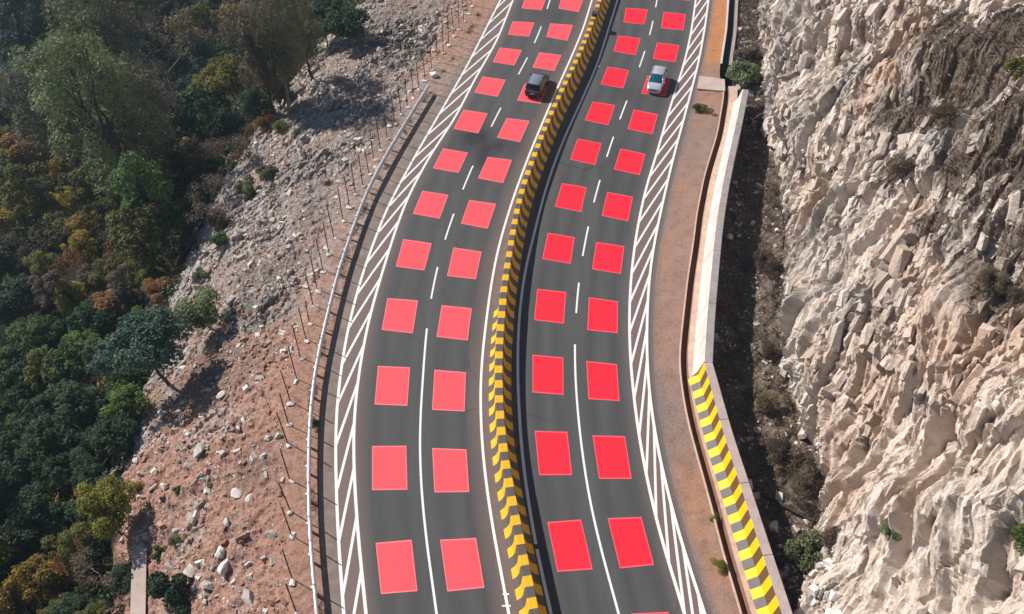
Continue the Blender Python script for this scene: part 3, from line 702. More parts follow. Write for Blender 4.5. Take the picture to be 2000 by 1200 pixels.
big = 1.5 * fbm(YT * 0.075, T * 0.10, 101, 3) + 0.9 * ridged(YT * 0.09 + T * 0.05, T * 0.06, 104, 2)
big = big * sstep(0, 4, T)
a = (YT * 0.62 + T * 0.78); b = (-YT * 0.78 + T * 0.62)          # a runs up and away along the strata
wa = a + 0.8 * fbm(a * 0.22, b * 0.3, 111, 2); wb = b + 0.5 * fbm(a * 0.14 + 31, b * 0.22, 115, 2) + 0.04 * fbm(a * 1.2, b * 2.0, 118, 2)
def block(ka, kb, seed, tilt_a, tilt_b, groove, gw):
    f1, f2, r1, r2, r3, ox, oy = voro(wa / ka, wb / kb, seed)
    e_ = sstep(0.0, gw, f2 - f1)
    return (0.8 * (r1 - 0.4) + (r2 - 0.5) * ox * tilt_a + ((r3 - 0.5) * 0.9 + 0.55) * oy * tilt_b) * (0.7 + 0.3 * e_) - groove * (1 - e_), r1
v1, r1 = block(5.0, 2.0, 121, 1.6, 1.5, 0.25, 0.05)
v2, s1 = block(1.9, 0.80, 127, 1.6, 1.6, 0.22, 0.10)
v3, q1 = block(0.80, 0.40, 133, 1.5, 1.5, 0.20, 0.18)
v4, q4 = block(0.40, 0.24, 137, 1.2, 1.3, 0.18, 0.30)
smooth_zone = sstep(-0.05, 0.35, fbm(a * 0.08, b * 0.20, 141, 3) + 0.4 * sstep(38, 24, YT))      # slabby, less broken rock
rough = 1.0 - 0.50 * smooth_zone
sq = pn(a * 0.05 + 3.0, b * 0.26 + 0.35 * fbm(a * 0.2, b * 0.2, 143, 2), 145); seam = np.exp(-(sq / 0.030) ** 2) * sstep(0.0, 0.35, pn(a * 0.11, b * 0.11, 147) + 0.25)
sq2 = pn(a * 0.16 + 9.0, b * 0.09, 149); seam = np.maximum(seam, 0.7 * np.exp(-(sq2 / 0.022) ** 2) * sstep(0.0, 0.3, pn(a * 0.15, b * 0.15, 151)))
def blur(A, k):
    for _ in range(k):
        A = np.pad(A, 1, mode='edge')
        A = (A[:-2] + 2 * A[1:-1] + A[2:]) / 4; A = (A[:, :-2] + 2 * A[:, 1:-1] + A[:, 2:]) / 4
    return A
v1 = blur(v1, 1)
disp = big + 0.75 * v1 - 0.65 * seam + rough * (0.46 * v2 + 0.24 * v3 + 0.11 * v4) + 0.06 * fbm(YT * 2.2, T * 2.2, 151, 3)
edge = sstep(0, 1.0, T)
an = slope_t(T)
foot = np.where(np.abs(lowf(YT)) > 0.5, -0.52, -0.07)
Yk = YT + 0.2 * fbm(YT * 0.5, T * 0.5, 161, 3) * edge
def face(dsp):
    dsp = dsp * edge
    return np.concatenate([Xd, xc + ee[None] - np.sin(an) * dsp], 1), np.concatenate([Zd, foot + hh[None] + np.cos(an) * dsp], 1)
Xc, Zc = face(big); Yc = np.concatenate([Yd, Yk], 1)
SA = np.concatenate([Xd * 0 + wa[:, :1], wa], 1); SB = np.concatenate([(u - 1)[None] * 4 + wb[:, :1], wb], 1)
# survey helper on the cliff: mesh point that stands at a photograph pixel
def proj(X, Y, Z):
    dx, dy, dz = X, Y, Z - CAM_H
    dep = dy * math.cos(TILT) - dz * math.sin(TILT)
    upv = dy * math.sin(TILT) + dz * math.cos(TILT)
    return 1000 + F_PX * dx / dep, 600 - F_PX * upv / dep
PXc, PYc = proj(Xc, Yc, Zc)
def cliff_at(px, py):
    i = np.argmin((PXc - px) ** 2 + (PYc - py) ** 2); r, c = np.unravel_index(i, PXc.shape)
    return r, c
Tfull = np.concatenate([np.repeat(((u - 1) * 4 - 0.01)[None], len(yrow), 0), T], 1)
brush = np.zeros_like(Xc); orangec = np.zeros_like(Xc); greyc = np.full_like(Xc, 0.25)
def blobs(arr, lst):
    for px, py, ry, rt, amt in lst:
        r, c = cliff_at(px, py)
        g = amt * np.exp(-((Yc - Yc[r, c]) / ry) ** 2 - ((Tfull - Tfull[r, c]) / rt) ** 2)
        np.maximum(arr, g, out=arr)
blobs(brush, [(1900,120,5,5,1.1),(1800,230,3.2,3.2,1.0),(1960,230,4,4,1.1),(1760,330,3,2.0,0.95),(1880,330,4,2.8,0.9),(1985,60,5,5,1.0),(1830,60,4,3,0.85),(1740,230,2.5,1.6,0.8),(1830,430,3,2,0.8),(1960,560,3,2.6,1.0),(1985,480,2.5,2.5,0.9),(1900,520,3,1.6,0.7),(1620,330,1.4,1.4,0.5),(1560,330,1.5,1.0,0.6),(1690,130,2,1.2,0.7),(1640,120,2,1.6,0.75),(1560,90,2,0.9,0.5),(1650,610,0.9,0.7,0.5),(1810,800,1.4,0.6,0.7),(1740,1040,0.8,0.5,0.8),(1800,860,1.0,0.6,0.5)])
blobs(brush, [(1930,330,5,3,1.0),(1870,180,4,3,1.0),(1990,320,4,3,1.0),(1840,110,3,2.5,0.9),(1700,60,2.5,2,0.7),(1930,450,3,2,0.7),(1500,60,4,0.7,0.9),(1490,180,3,0.6,0.9)])
blobs(orangec, [(1735,130,2.4,1.5,1.0),(1790,60,3,1.6,0.9),(1700,190,1.8,1.6,0.7),(1590,400,0.8,2.2,1.0),(1585,350,0.7,1.2,0.9),(1720,780,3.0,2.2,0.75),(1760,520,3,2,0.55),(1640,860,2.4,2.2,0.6),(1900,700,4,2.4,0.8),(1820,650,3.5,2.2,0.75),(1960,640,3,2,0.8),(1660,960,2.0,1.5,0.6),(1600,700,2.0,1.2,0.5),(1780,960,2,1.2,0.5)])
blobs(greyc, [(1540,60,4,2.5,1.0),(1560,260,3,2.4,0.9),(1650,470,2.2,1.8,0.8),(1620,560,2.0,1.6,0.8),(1850,300,4,2.5,0.9),(1520,160,3,1.5,0.8),(1640,640,1.6,1.4,0.7)])
pale_low = sstep(40, 25, Yc)
greyc = greyc * (1 - 0.7 * pale_low) - 0.7 * pale_low
brush[:, :nd - 1] = 0.9
brush[:, nd - 1:] = np.maximum(brush[:, nd - 1:], 1.1 * sstep(0.9, 0.1, T + 0.5 * fbm(YT * 0.7, T * 0.7, 171, 3)))
soil_m = sstep(0.35, 0.8, brush[:, nd - 1:])                  # soil and scrub lie smoother than bare rock
Xc, Zc = face(disp * (1 - 0.55 * soil_m) + (big + 0.25 * fbm(YT * 0.8, T * 0.8, 181, 4)) * 0.55 * soil_m)
tone = np.concatenate([Xd * 0 + 0.5, np.clip(0.05 + 0.35 * s1 + 0.35 * r1 + 0.25 * q1, 0, 1)], 1)
sm = grid_mesh('cliff', Xc, Yc, Zc, M['cliff'], {'brush': brush, 'orange': orangec, 'grey': greyc, 'tone': tone, 'sa': SA, 'sb': SB}, False)
tag(link('cliff', sm), 'pale fractured rock cliff with brown scrub rising beside the road', None, None, 'structure')

# ---- joint-bounded blocks of the rock face, real geometry bedded along the strata
def jitter_boxes(P, A, B, N, dims, r, jit=0.30):
    """angular blocks: centres P, axes A (long), B, N, half sizes dims (n,3); returns verts and triangles"""
    n = len(P)
    cs = np.array([(-1,-1,-1),(1,-1,-1),(1,1,-1),(-1,1,-1),(-1,-1,1),(1,-1,1),(1,1,1),(-1,1,1)], float)
    C = cs[None] + r.uniform(-jit, jit, (n, 8, 3)); C[:, 4:, :2] *= r.uniform(0.55, 0.95, (n, 1, 2))
    C[:, 4:, 2] += r.uniform(-0.5, 0.15, (n, 4))
    C = C * dims[:, None]
    V = P[:, None] + C[..., :1] * A[:, None] + C[..., 1:2] * B[:, None] + C[..., 2:] * N[:, None]
    t = np.array([(0,2,1),(0,3,2),(4,5,6),(4,6,7),(0,1,5),(0,5,4),(1,2,6),(1,6,5),(2,3,7),(2,7,6),(3,0,4),(3,4,7)])
    return V.reshape(-1, 3), (t[None] + (np.arange(n) * 8)[:, None, None]).reshape(-1, 3)
def nrm(v): return v / (np.linalg.norm(v, axis=-1, keepdims=True) + 1e-9)
cr_ = np.random.default_rng(991)
cliff_o = bpy.data.objects['cliff']
Vb, Fb, at_ = [], [], {k: [] for k in ('brush', 'orange', 'grey', 'tone', 'sa', 'sb')}
base_i = 0
for cnt, la, lb, ln, lo_, hi_ in ((70, 1.5, 0.6, 0.24, 0.5, 1.2), (1500, 0.72, 0.30, 0.15, 0.4, 1.5), (7500, 0.32, 0.15, 0.085, 0.4, 1.6)):
    i_ = cr_.integers(0, len(yrow) - 40, cnt); j_ = cr_.integers(nd + 2, nd + 262, cnt)
    keep = (cr_.uniform(0.1, 1.15, cnt) > brush[i_, j_]) & (rough[i_, j_ - nd + 1] > cr_.uniform(0.3 if la < 0.5 else 0.5, 1.0, cnt)) & (Yc[i_, j_] > 14) & (Yc[i_, j_] < 108)
    i_, j_ = i_[keep], j_[keep]; m_ = len(i_)
    ph = slope_t(Tfull[i_, j_])
    a_ = np.stack([np.cos(ph) * 0.78, np.full(m_, 0.62), np.sin(ph) * 0.78], -1); b_ = np.stack([np.cos(ph) * 0.62, np.full(m_, -0.78), np.sin(ph) * 0.62], -1)
    nn = np.stack([-np.sin(ph), 0 * ph, np.cos(ph)], -1)
    a_ = nrm(a_ + cr_.normal(0, 0.16, (m_, 3))); nn = nrm(nn - 0.30 * b_ * cr_.uniform(-0.4, 1.3, (m_, 1)) + cr_.normal(0, 0.16, (m_, 3)))
    b_ = nrm(np.cross(nn, a_)); a_ = np.cross(b_, nn)
    f_ = cr_.uniform(lo_, hi_, (m_, 1)) * cr_.uniform(0.75, 1.3, (m_, 3))
    dm = np.array([la, lb, ln]) * f_
    P_ = np.stack([Xc[i_, j_], Yc[i_, j_], Zc[i_, j_]], -1) - nn * dm[:, 2:] * cr_.uniform(0.25, 0.95, (m_, 1))
    V_, F_ = jitter_boxes(P_, a_, b_, nn, dm, cr_)
    Vb.append(V_); Fb.append(F_ + base_i); base_i += len(V_)
    off = (V_.reshape(m_, 8, 3) - P_[:, None])
    for k_, src in (('brush', brush * 0.6), ('orange', orangec), ('grey', greyc)): at_[k_].append(np.repeat(src[i_, j_], 8))
    at_['tone'].append(np.repeat(cr_.uniform(0.05, 1.0, m_) ** 0.7, 8))
    at_['sa'].append((SA[i_, j_][:, None] + (off * a_[:, None]).sum(-1)).ravel()); at_['sb'].append((SB[i_, j_][:, None] + (off * b_[:, None]).sum(-1)).ravel())
ob = link('rock_blocks', np_mesh('rock_blocks', np.concatenate(Vb), np.concatenate(Fb), M['cliff'], None, False, {k_: np.concatenate(v_) for k_, v_ in at_.items()}), cliff_o)
ob['kind'] = 'stuff'
# slabs of bedrock showing through the brow of the left slope
n_ = 1700
y_ = cr_.uniform(36, 104, n_); o_ = np.where(cr_.uniform(size=n_) < 0.6, cr_.normal(-0.6, 1.5, n_), cr_.uniform(-11, 0, n_))
d_ = XE_d(y_) + o_; keep = d_ > 1.6; y_, d_ = y_[keep], d_[keep]; x_ = XPOST(y_) - d_
hr, rk_, tn_ = rough_hill(x_, y_); rk_ = rk_ * sstep(34, 46, y_); keep = rk_ > cr_.uniform(0.15, 0.8, len(x_)); x_, y_, hr, rk_ = x_[keep], y_[keep], hr[keep], rk_[keep]
m_ = len(x_); P_ = np.stack([x_, y_, hill_z(x_, y_) + hr], -1)
nn = nrm(np.array([-0.45, -0.1, 0.85]) + cr_.normal(0, 0.22, (m_, 3))); a_ = nrm(np.array([0.62, 0.75, 0.2]) + cr_.normal(0, 0.2, (m_, 3)))
b_ = nrm(np.cross(nn, a_)); a_ = np.cross(b_, nn)
dm = np.array([0.42, 0.18, 0.10]) * cr_.uniform(0.25, 1.35, (m_, 1)) ** 1.3 * cr_.uniform(0.7, 1.3, (m_, 3))
V_, F_ = jitter_boxes(P_ - nn * dm[:, 2:] * 0.5, a_, b_, nn, dm, cr_)
zero = np.zeros(len(V_))
ob = link('rock_slabs', np_mesh('rock_slabs', V_, F_, M['hill'], None, False, {'rock': zero + 1.0, 'red': zero, 'dark_tone': np.repeat(cr_.uniform(0, 0.25, m_), 8), 'forest': zero}), bpy.data.objects['hillside'])
ob['kind'] = 'stuff'

rng = np.random.default_rng(7)
# ------------------------------------------------------------------ guardrail
gr = thing('guardrail', 'galvanised steel guardrail along the left road edge, ending near the pale boulder', 'guardrail')
RAIL_P = [(-0.02, 0.40), (0.05, 0.42), (0.085, 0.46), (0.085, 0.51), (0.01, 0.56), (-0.01, 0.59), (0.01, 0.62), (0.085, 0.67), (0.085, 0.72), (0.05, 0.765), (-0.02, 0.785), (-0.08, 0.775), (-0.08, 0.41)]
y = U1(836, 167, 0.75)[1]
yy = y
while yy > 6:
    y1, y0 = yy, yy - 4.0
    rows = []
    for q in np.linspace(y0 + 0.01, y1 - 0.01, 6):
        x = float(XGR(q)); a = heading(XGR, q)
        rows.append([(x + o * math.cos(a), q - o * math.sin(a), z) for o, z in RAIL_P])
    mb = MB(); mb.grid(rows, 0, True); mb.poly(rows[0]); mb.poly(rows[-1][::-1])
    o = mb.build('rail', M['galv'], gr); recalc(o.data)
    for q in (y0 + 0.6, y0 + 2.6):
        x = float(XGR(q)); a = heading(XGR, q)
        mb = MB(); mb.box(-0.20, -0.09, -0.07, 0.07, -0.5, 0.72); mb.box(-0.09, -0.052, -0.05, 0.05, 0.5, 0.70)
        mb.build('rail_post', M['galv'], gr, False, (x, q, 0), -a)
    yy = y0

# ------------------------------------------------------------------ row of fence posts, each in its own footing
def rock_mesh(name, seed, mat, flat=0.75, rough=0.28, sub=2):
    import bmesh
    bm = bmesh.new(); bmesh.ops.create_icosphere(bm, subdivisions=sub, radius=1.0)
    r = np.random.default_rng(seed)
    planes = r.normal(size=(11, 3)); planes /= np.linalg.norm(planes, axis=1)[:, None]; off = r.uniform(0.42, 0.85, 11)
    for v in bm.verts:
        p = np.array(v.co)
        for n_, d_ in zip(planes, off):                        # chop flat faces off the ball
            s = p @ n_ - d_
            if s > 0: p = p - n_ * s
        p = p * (1 + rough * 0.25 * r.uniform(-1, 1))
        v.co = (p[0], p[1] * 0.9, p[2] * flat)
    me = bpy.data.meshes.new(name); bm.to_mesh(me); bm.free(); me.materials.append(mat); return me
FOOT = [rock_mesh('footing', 300 + i, M['footing'], 0.6, 0.35, 1) for i in range(4)]
POSTS = [(579,1197),(571,1132),(570,1047),(568,999),(566,937),(562,866),(564,831),(568,786),(580,742),(587,699),(598,664),(604,631),(612,598),(620,567),(631,528),(643,498),(652,463),(670,432),(683,406),(695,381),(709,363),(721,340),(730,312),(743,295),(757,273),(771,244),(784,225),(796,210),(807,189),(818,176),(830,156),(843,135),(854,122),(866,105),(876,88),(886,72),(897,59),(906,43),(913,26),(920,12)]
for i, (px, py) in enumerate(POSTS):
    x, y = U1(px, py, -0.25); z = float(hill_z(x, y))
    lab = ordinal(i) + ' thin rusty steel post counting up from the bottom of the row'
    t = thing('fence_post', lab, 'post', (x, y, z), 0, 'rusty posts in a row beside the guardrail')
    hgt = 3.2 if i != 11 else 2.2
    lx, ly = rng.normal(0, 0.07, 2)
    mb = MB(); mb.tube([(0, 0, -0.3), (lx * 0.5, ly * 0.5, hgt / 2), (lx, ly, hgt)], 0.038, 6)
    for k in range(3):
        zz = 0.7 + k * 0.9; mb.box(lx * zz / hgt - 0.055, lx * zz / hgt + 0.055, ly * zz / hgt - 0.02, ly * zz / hgt + 0.02, zz, zz + 0.04)
    mb.build('pole', M['rust'], t)
    s = rng.uniform(0.20, 0.36)
    o = link('footing', FOOT[i % 4], t, (rng.uniform(0.0, 0.2), rng.uniform(-0.35, -0.05), 0.06), rng.uniform(0, 6)); o.scale = (s * 1.15, s, s * 0.7)

# ------------------------------------------------------------------ loose rocks
def hill_hit(px, py, off=0.0):
    """point on the line of sight where the hillside plus off is met"""
    best = None
    zs = np.linspace(4, -34, 761)
    w = np.array([U1(px, py, z) for z in zs])
    g = zs - hill_z(w[:, 0], w[:, 1]) - off
    i = np.argmax(g < 0)
    return float(w[i, 0]), float(w[i, 1]), float(zs[i] - off)
ROCKS = [rock_mesh('rock', 400 + i, M['stone'], rng.uniform(0.5, 0.8), 0.3) for i in range(6)]
BIG = [(848,150,0.52,'stone_white','rounded pale boulder standing just beyond the upper end of the guardrail'),
       (432,1082,0.50,'stone_white','large white angular rock low on the slope, near the dark round bush'),
       (440,1110,0.46,'stone_white','white flat rock just below the large white angular rock'),
       (391,884,0.62,'stone','long pale rock lying on the red soil in mid slope'),
       (366,912,0.32,'stone','pale round rock beside the long pale rock on red soil'),
       (494,893,0.30,'stone_white','pale upright rock on red soil left of the post row'),
       (463,966,0.42,'stone_white','cream blocky rock in the middle of the lower red slope'),
       (487,974,0.28,'stone_white','small white rock to the right of the cream blocky rock'),
       (319,953,0.30,'stone_white','white square rock near the edge of the woods above the small grass tuft'),
       (300,955,0.30,'stone','flat pale rock to the left of the white square rock'),
       (376,1018,0.42,'stone','buff pointed rock on the lower red slope'),
       (398,1016,0.30,'stone_red','reddish rock beside the buff pointed rock'),
       (443,1021,0.26,'stone_white','small cream cube-like rock right of the reddish rock'),
       (432,774,0.30,'stone_white','lone white rock on the dark patch below the blue-green tree'),
       (532,1046,0.34,'stone','grey layered rock left of the lowest posts'),
       (486,1165,0.50,'stone','large reddish grey rock near the bottom edge of the slope'),
       (280,885,0.30,'stone_white','pale rock half in the shade at the woods edge'),
       (265,900,0.26,'stone_white','white rock at the very edge of the woods shade'),
       (272,970,0.20,'stone_white','small bright white stone beside the lime-olive tree'),
       (740,148,0.30,'stone','grey flat rock on the upper slope left of the pale boulder'),
       (753,125,0.26,'stone_red','brown slab on the upper slope by the dark patch'),
       (675,210,0.34,'stone_white','whitish rock amid grey gravel on the upper slope'),
       (582,305,0.34,'stone_red','dark brown boulder near the rocky brow of the slope'),
       (735,330,0.30,'stone_white','white stone beside the bend of the guardrail'),
       (410,1148,0.42,'stone','big grey weathered rock beside the dark round bush'),
       (375,1120,0.62,'stone','broad grey rock outcrop piece right of the dark round bush'),
       (345,1040,0.34,'stone','grey broken rock above the concrete retaining wall'),
       (1480,842,0.30,'stone','grey block lying in the ditch behind the striped wall')]
for i, (px, py, s, mk, lab) in enumerate(BIG):
    if px < 1000: x, y, z = hill_hit(px, py); z = float(hill_z(x, y))
    else:
        r, c = cliff_at(px, py); x, y, z = float(Xc[r, c]), float(Yc[r, c]), float(Zc[r, c])
    me = rock_mesh('rock', 500 + i, M[mk], rng.uniform(0.55, 0.85), 0.3)
    o = link('rock', me, None, (x, y, z + s * 0.25), rng.uniform(0, 6)); o.scale = (s * rng.uniform(1.2, 1.6), s * rng.uniform(0.85, 1.1), s)
    tag(o, lab, 'rock', 'loose rocks')

def scatter_rocks(name, pts, sizes, mats, mi, seed, label):
    """many small chipped stones in one mesh"""
    r = np.random.default_rng(seed); N = len(pts)
    nn = nrm(np.array([-0.2, 0, 1.0]) + r.normal(0, 0.35, (N, 3))); a_ = nrm(r.normal(size=(N, 3))); b_ = nrm(np.cross(nn, a_)); a_ = np.cross(b_, nn)
    dm = np.stack([r.uniform(0.8, 1.5, N), r.uniform(0.6, 1.0, N), r.uniform(0.4, 0.85, N)], -1) * sizes[:, None]
    V, Fc = jitter_boxes(pts, a_, b_, nn, dm, r, 0.35)
    me = np_mesh(name, V, Fc, mats, np.repeat(mi, 12))
    return tag(link(name, me), label, name.replace('_', ' '), None, 'stuff')
# rubble on the slope
n = 20000
yv = rng.uniform(16, 100, n); dv = rng.uniform(0.3, 18, n) ** 1.0
cl = fbm(yv * 0.22, dv * 0.22, 191, 3)
keep = (rng.uniform(-0.75, 0.75, n) < cl - 0.25 * sstep(50, 36, yv)) & (dv < XE_d(yv) + 1.5); yv, dv = yv[keep], dv[keep]
xv = XPOST(yv) - dv; zv = hill_z(xv, yv) + rough_hill(xv, yv)[0]
sz = 0.04 + 0.05 * rng.pareto(2.2, len(xv)); sz = np.minimum(sz, 0.26)
mi = rng.choice(3, len(xv), p=[0.58, 0.22, 0.20])
scatter_rocks('rubble', np.stack([xv, yv, zv + sz * 0.1], -1), sz, [M['stone'], M['stone_white'], M['stone_red']], mi, 11, 'loose grey and buff rubble strewn over the slope below the posts')
# clods of red earth on the lower slope, gathered in patches and runs
n = 9000
yv = rng.uniform(16, 56, n); dv = rng.uniform(0.4, 17, n)
cl = fbm(yv * 0.45 + dv * 0.2, dv * 0.25, 193, 3)
keep = (rng.uniform(-0.3, 0.7, n) < cl) & (dv < XE_d(yv) + 0.8); yv, dv = yv[keep], dv[keep]
xv = XPOST(yv) - dv; zv = hill_z(xv, yv) + rough_hill(xv, yv)[0]
sz = np.minimum(0.04 + 0.045 * rng.pareto(2.4, len(xv)), 0.22)
M['clod'] = simple('red_earth_clod', (0.31, 0.170, 0.125), 0.95, 0.1, 0.3, 2.0, 0.04)
scatter_rocks('earth_clods', np.stack([xv, yv, zv], -1), sz, [M['clod'], M['stone_red']], rng.choice(2, len(xv), p=[0.8, 0.2]), 13, 'reddish clods of earth littering the lower slope')
# rubble in the ditch and at the foot of the cliff
ii = rng.integers(0, Xc.shape[0], 9000); jj = rng.integers(4, nd + 34, 9000)
pcl = fbm(Yc[ii, jj] * 0.4, Xc[ii, jj] * 0.4, 195, 3)
low_end = sstep(30, 23, Yc[ii, jj])
keep = (rng.uniform(-0.4, 1.6, 9000) < pcl + 1.5 * low_end) & (Tfull[ii, jj] < 1.6 + 1.5 * low_end)
ii, jj = ii[keep], jj[keep]
sz = np.minimum(0.05 + 0.05 * rng.pareto(2.4, len(ii)), 0.30)
scatter_rocks('ditch_rubble', np.stack([Xc[ii, jj], Yc[ii, jj], Zc[ii, jj] + sz * 0.2], -1), sz, [M['stone'], M['stone_white']], rng.choice(2, len(ii)), 12, 'small broken stones fallen along the foot of the cliff')

# concrete retaining wall low on the left
x0, y0 = U1(276, 1080, -6.0); x1, y1 = U1(273, 1230, -6.0)
L = math.hypot(x1 - x0, y1 - y0); ang_ = math.atan2(x0 - x1, y0 - y1)
rw = thing('retaining_wall', 'pale concrete retaining wall at the bottom edge beside the dark round bush', 'wall', (x1, y1, -6.0), -ang_)
mb = MB(); mb.box(-0.38, 0.38, 0, L, -4, 0.35); mb.build('wall_body', concrete_mat('pinkish_concrete', (0.46, 0.36, 0.32)), rw)
mb = MB(); mb.box(-0.45, 0.45, -0.05, L + 0.05, 0.352, 0.47); mb.build('coping', concrete_mat('pinkish_coping', (0.50, 0.40, 0.355)), rw)

# ------------------------------------------------------------------ leaves and trees
def quads(P, Nn, size, aspect, r, up=None):
    """leaf quads at points P facing Nn; returns verts, faces"""
    n = len(P)
    t = r.normal(size=(n, 3)) if up is None else up + 0.35 * r.normal(size=(n, 3))
    t = t - (t * Nn).sum(1)[:, None] * Nn; t /= np.linalg.norm(t, axis=1)[:, None] + 1e-9
    b_ = np.cross(Nn, t)
    s = size * r.uniform(0.6, 1.25, n)[:, None]
    bend = Nn * s * 0.18
    V = np.stack([P - t * s, P + b_ * s * aspect - bend, P + t * s, P - b_ * s * aspect - bend], 1).reshape(-1, 3)
    return V, np.arange(n * 4).reshape(n, 4)
def unit(v): return v / (np.linalg.norm(v, axis=-1, keepdims=True) + 1e-9)
def limb(mb, p0, p1, r0, r1, r, wob=0.12, n=5):
    L = np.linalg.norm(np.array(p1) - np.array(p0)); pts = []; rad = []
    for k in range(n):
        t = k / (n - 1); p = np.array(p0) * (1 - t) + np.array(p1) * t
        if 0 < k < n - 1: p = p + r.normal(0, wob * L * 0.25, 3)
        pts.append(tuple(p)); rad.append(r0 * (1 - t) + r1 * t)
    mb.tube(pts, rad, 6, 0, False); return pts
def proto_broad(seed, H=7.0, R=2.6, nc=38, per=230, leaf=0.165, crown_lo=0.30, flat=0.85, spread=1.0, asp=0.5, zs=0.85):
    r = np.random.default_rng(seed)
    cz = H * (1 + crown_lo) / 2; hz = H * (1 - crown_lo) / 2
    C = []
    while len(C) < nc:
        p = unit(r.normal(size=3)) * r.uniform(0.35, 0.92) ** 0.6
        if p[2] < -0.75: continue
        q = np.array([p[0] * R * spread * r.uniform(0.8, 1.15), p[1] * R * spread * r.uniform(0.8, 1.15), cz + p[2] * hz * flat])
        C.append(q)
    C = np.array(C); rc = r.uniform(0.15, 0.42, nc) * R; C[:, :2] *= 1 + 0.22 * np.sin(3 * np.arctan2(C[:, 1], C[:, 0]) + seed)[:, None]
    mb = MB(); base = np.array([0, 0, -0.6]); fork = np.array([r.normal(0, 0.15), r.normal(0, 0.15), H * crown_lo])
    limb(mb, base, fork, 0.035 * H * 0.6, 0.022 * H * 0.6, r, 0.08)
    top = np.array([r.normal(0, 0.3), r.normal(0, 0.3), H * 0.78]); limb(mb, fork, top, 0.022 * H * 0.6, 0.04, r)
    for c in C[::2]:
        s = fork * (1 - (f := r.uniform(0.0, 0.6))) + top * f
        limb(mb, s, c, 0.011 * H * 0.6, 0.015, r, 0.2)
    Vs, ts = [], []
    for c, q in zip(C, rc):
        n = int(per * (q / (0.33 * R)) ** 2)
        d = unit(r.normal(size=(n, 3)) + np.array([0, 0, 0.35])); rad = q * r.uniform(0.55, 1.05, n)[:, None] ** 0.5
        lump = 1 + 0.22 * np.sin(d[:, :1] * 7 + c[0] * 3) * np.cos(d[:, 1:2] * 6 + c[1] * 3)
        P = c + d * rad * lump * np.array([1, 1, zs])
        Nn = unit(d * 0.7 + r.normal(size=(n, 3)) * 0.55 + np.array([0, 0, 0.35]))
        V, _ = quads(P, Nn, leaf, asp, r); Vs.append(V)
        ts.append(np.repeat(np.clip(r.uniform(0, 1) * 0.6 + r.uniform(0, 0.45, n), 0, 1), 4))
    V = np.concatenate(Vs); T_ = np.concatenate(ts)
    return mb.mesh('trunk', M['bark'], True), (V, np.arange(len(V)).reshape(-1, 4), T_)
def proto_feather(seed, H=11.0, R=2.3, nb=52, per=210, lean=0.1):
    r = np.random.default_rng(seed); mb = MB()
    top = np.array([lean * H * 0.3, 0, H])
    limb(mb, (0, 0, -0.8), tuple(top * 0.5), 0.19, 0.12, r, 0.05); limb(mb, tuple(top * 0.5), tuple(top * 0.97), 0.12, 0.03, r, 0.05)
    Vs, ts = [], []
    for k in range(nb):
        f = 0.22 + 0.76 * (k + r.uniform()) / nb
        s = top * f; an = r.uniform(0, 2 * math.pi); l = R * (1.25 - f) ** 0.6 * r.uniform(0.7, 1.3) * (0.6 if f < 0.35 else 1)
        e = s + np.array([math.cos(an) * l, math.sin(an) * l, l * r.uniform(0.25, 0.9)])
        limb(mb, s, e, 0.045, 0.012, r, 0.12, 4)
        n = per
        t = r.uniform(0.15, 1.08, n)[:, None]
        P = s * (1 - t) + e * t + r.normal(0, 0.22, (n, 3)) * (0.5 + t)
        up = unit(r.normal(size=(n, 3)) * 0.55 + unit(e - s) * 0.6 + np.array([0, 0, -0.1]))
        Nn = unit(r.normal(size=(n, 3)))
        V, _ = quads(P, Nn, 0.19, 0.11, r, up); Vs.append(V)
        ts.append(np.repeat(np.clip(r.uniform(0, 0.6) + r.uniform(0, 0.4, n), 0, 1), 4))
    V = np.concatenate(Vs)
    return mb.mesh('trunk', M['bark'], True), (V, np.arange(len(V)).reshape(-1, 4), np.concatenate(ts))
def proto_sparse(seed, H=8.0, R=2.6, leafn=2600, leaf=0.15):
    r = np.random.default_rng(seed); mb = MB(); ends = []
    def grow(p, d, l, rad, lev):
        e = p + d * l; limb(mb, p, e, rad, rad * 0.6, r, 0.15, 4)
        if lev == 0: ends.append(e); return
        for _ in range(r.integers(2, 4)):
            nd_ = unit(d + r.normal(0, 0.5, 3) + np.array([0, 0, 0.12])); grow(e, nd_, l * r.uniform(0.6, 0.85), rad * 0.58, lev - 1)
        if lev < 3: ends.append(e)
    grow(np.array([0, 0, -0.5]), np.array([0.05, 0, 1.0]), H * 0.34, 0.13, 4)
    E_ = np.array(ends); P = E_[r.integers(0, len(E_), leafn)] + r.normal(0, 0.33, (leafn, 3))
    V, Fq = quads(P, unit(r.normal(size=(leafn, 3)) + np.array([0, 0, 0.4])), leaf, 0.5, r)
    return mb.mesh('trunk', M['bark_pale'], True), (V, Fq, np.repeat(r.uniform(0, 1, leafn), 4))
def proto_shrub(seed, H=1.6, R=1.1, n=2600, leaf=0.11, nc=11, asp=0.5):
    r = np.random.default_rng(seed); mb = MB()
    C = np.stack([r.normal(0, R * 0.42, nc), r.normal(0, R * 0.42, nc), r.uniform(0.25, 0.78, nc) * H], -1)
    for c in C: limb(mb, (r.normal(0, 0.08), r.normal(0, 0.08), -0.2), c, 0.03, 0.01, r, 0.15, 4)
    k = r.integers(0, nc, n); d = unit(r.normal(size=(n, 3)) + np.array([0, 0, 0.4]))
    P = C[k] + d * (R * 0.42 * r.uniform(0.4, 1.05, n) ** 0.5)[:, None]
    V, Fq = quads(P, unit(d + 0.7 * r.normal(size=(n, 3))), leaf, asp, r)
    return mb.mesh('stems', M['bark'], True), (V, Fq, np.repeat(np.clip(r.uniform(0, 0.6, nc)[k] + r.uniform(0, 0.4, n), 0, 1), 4))

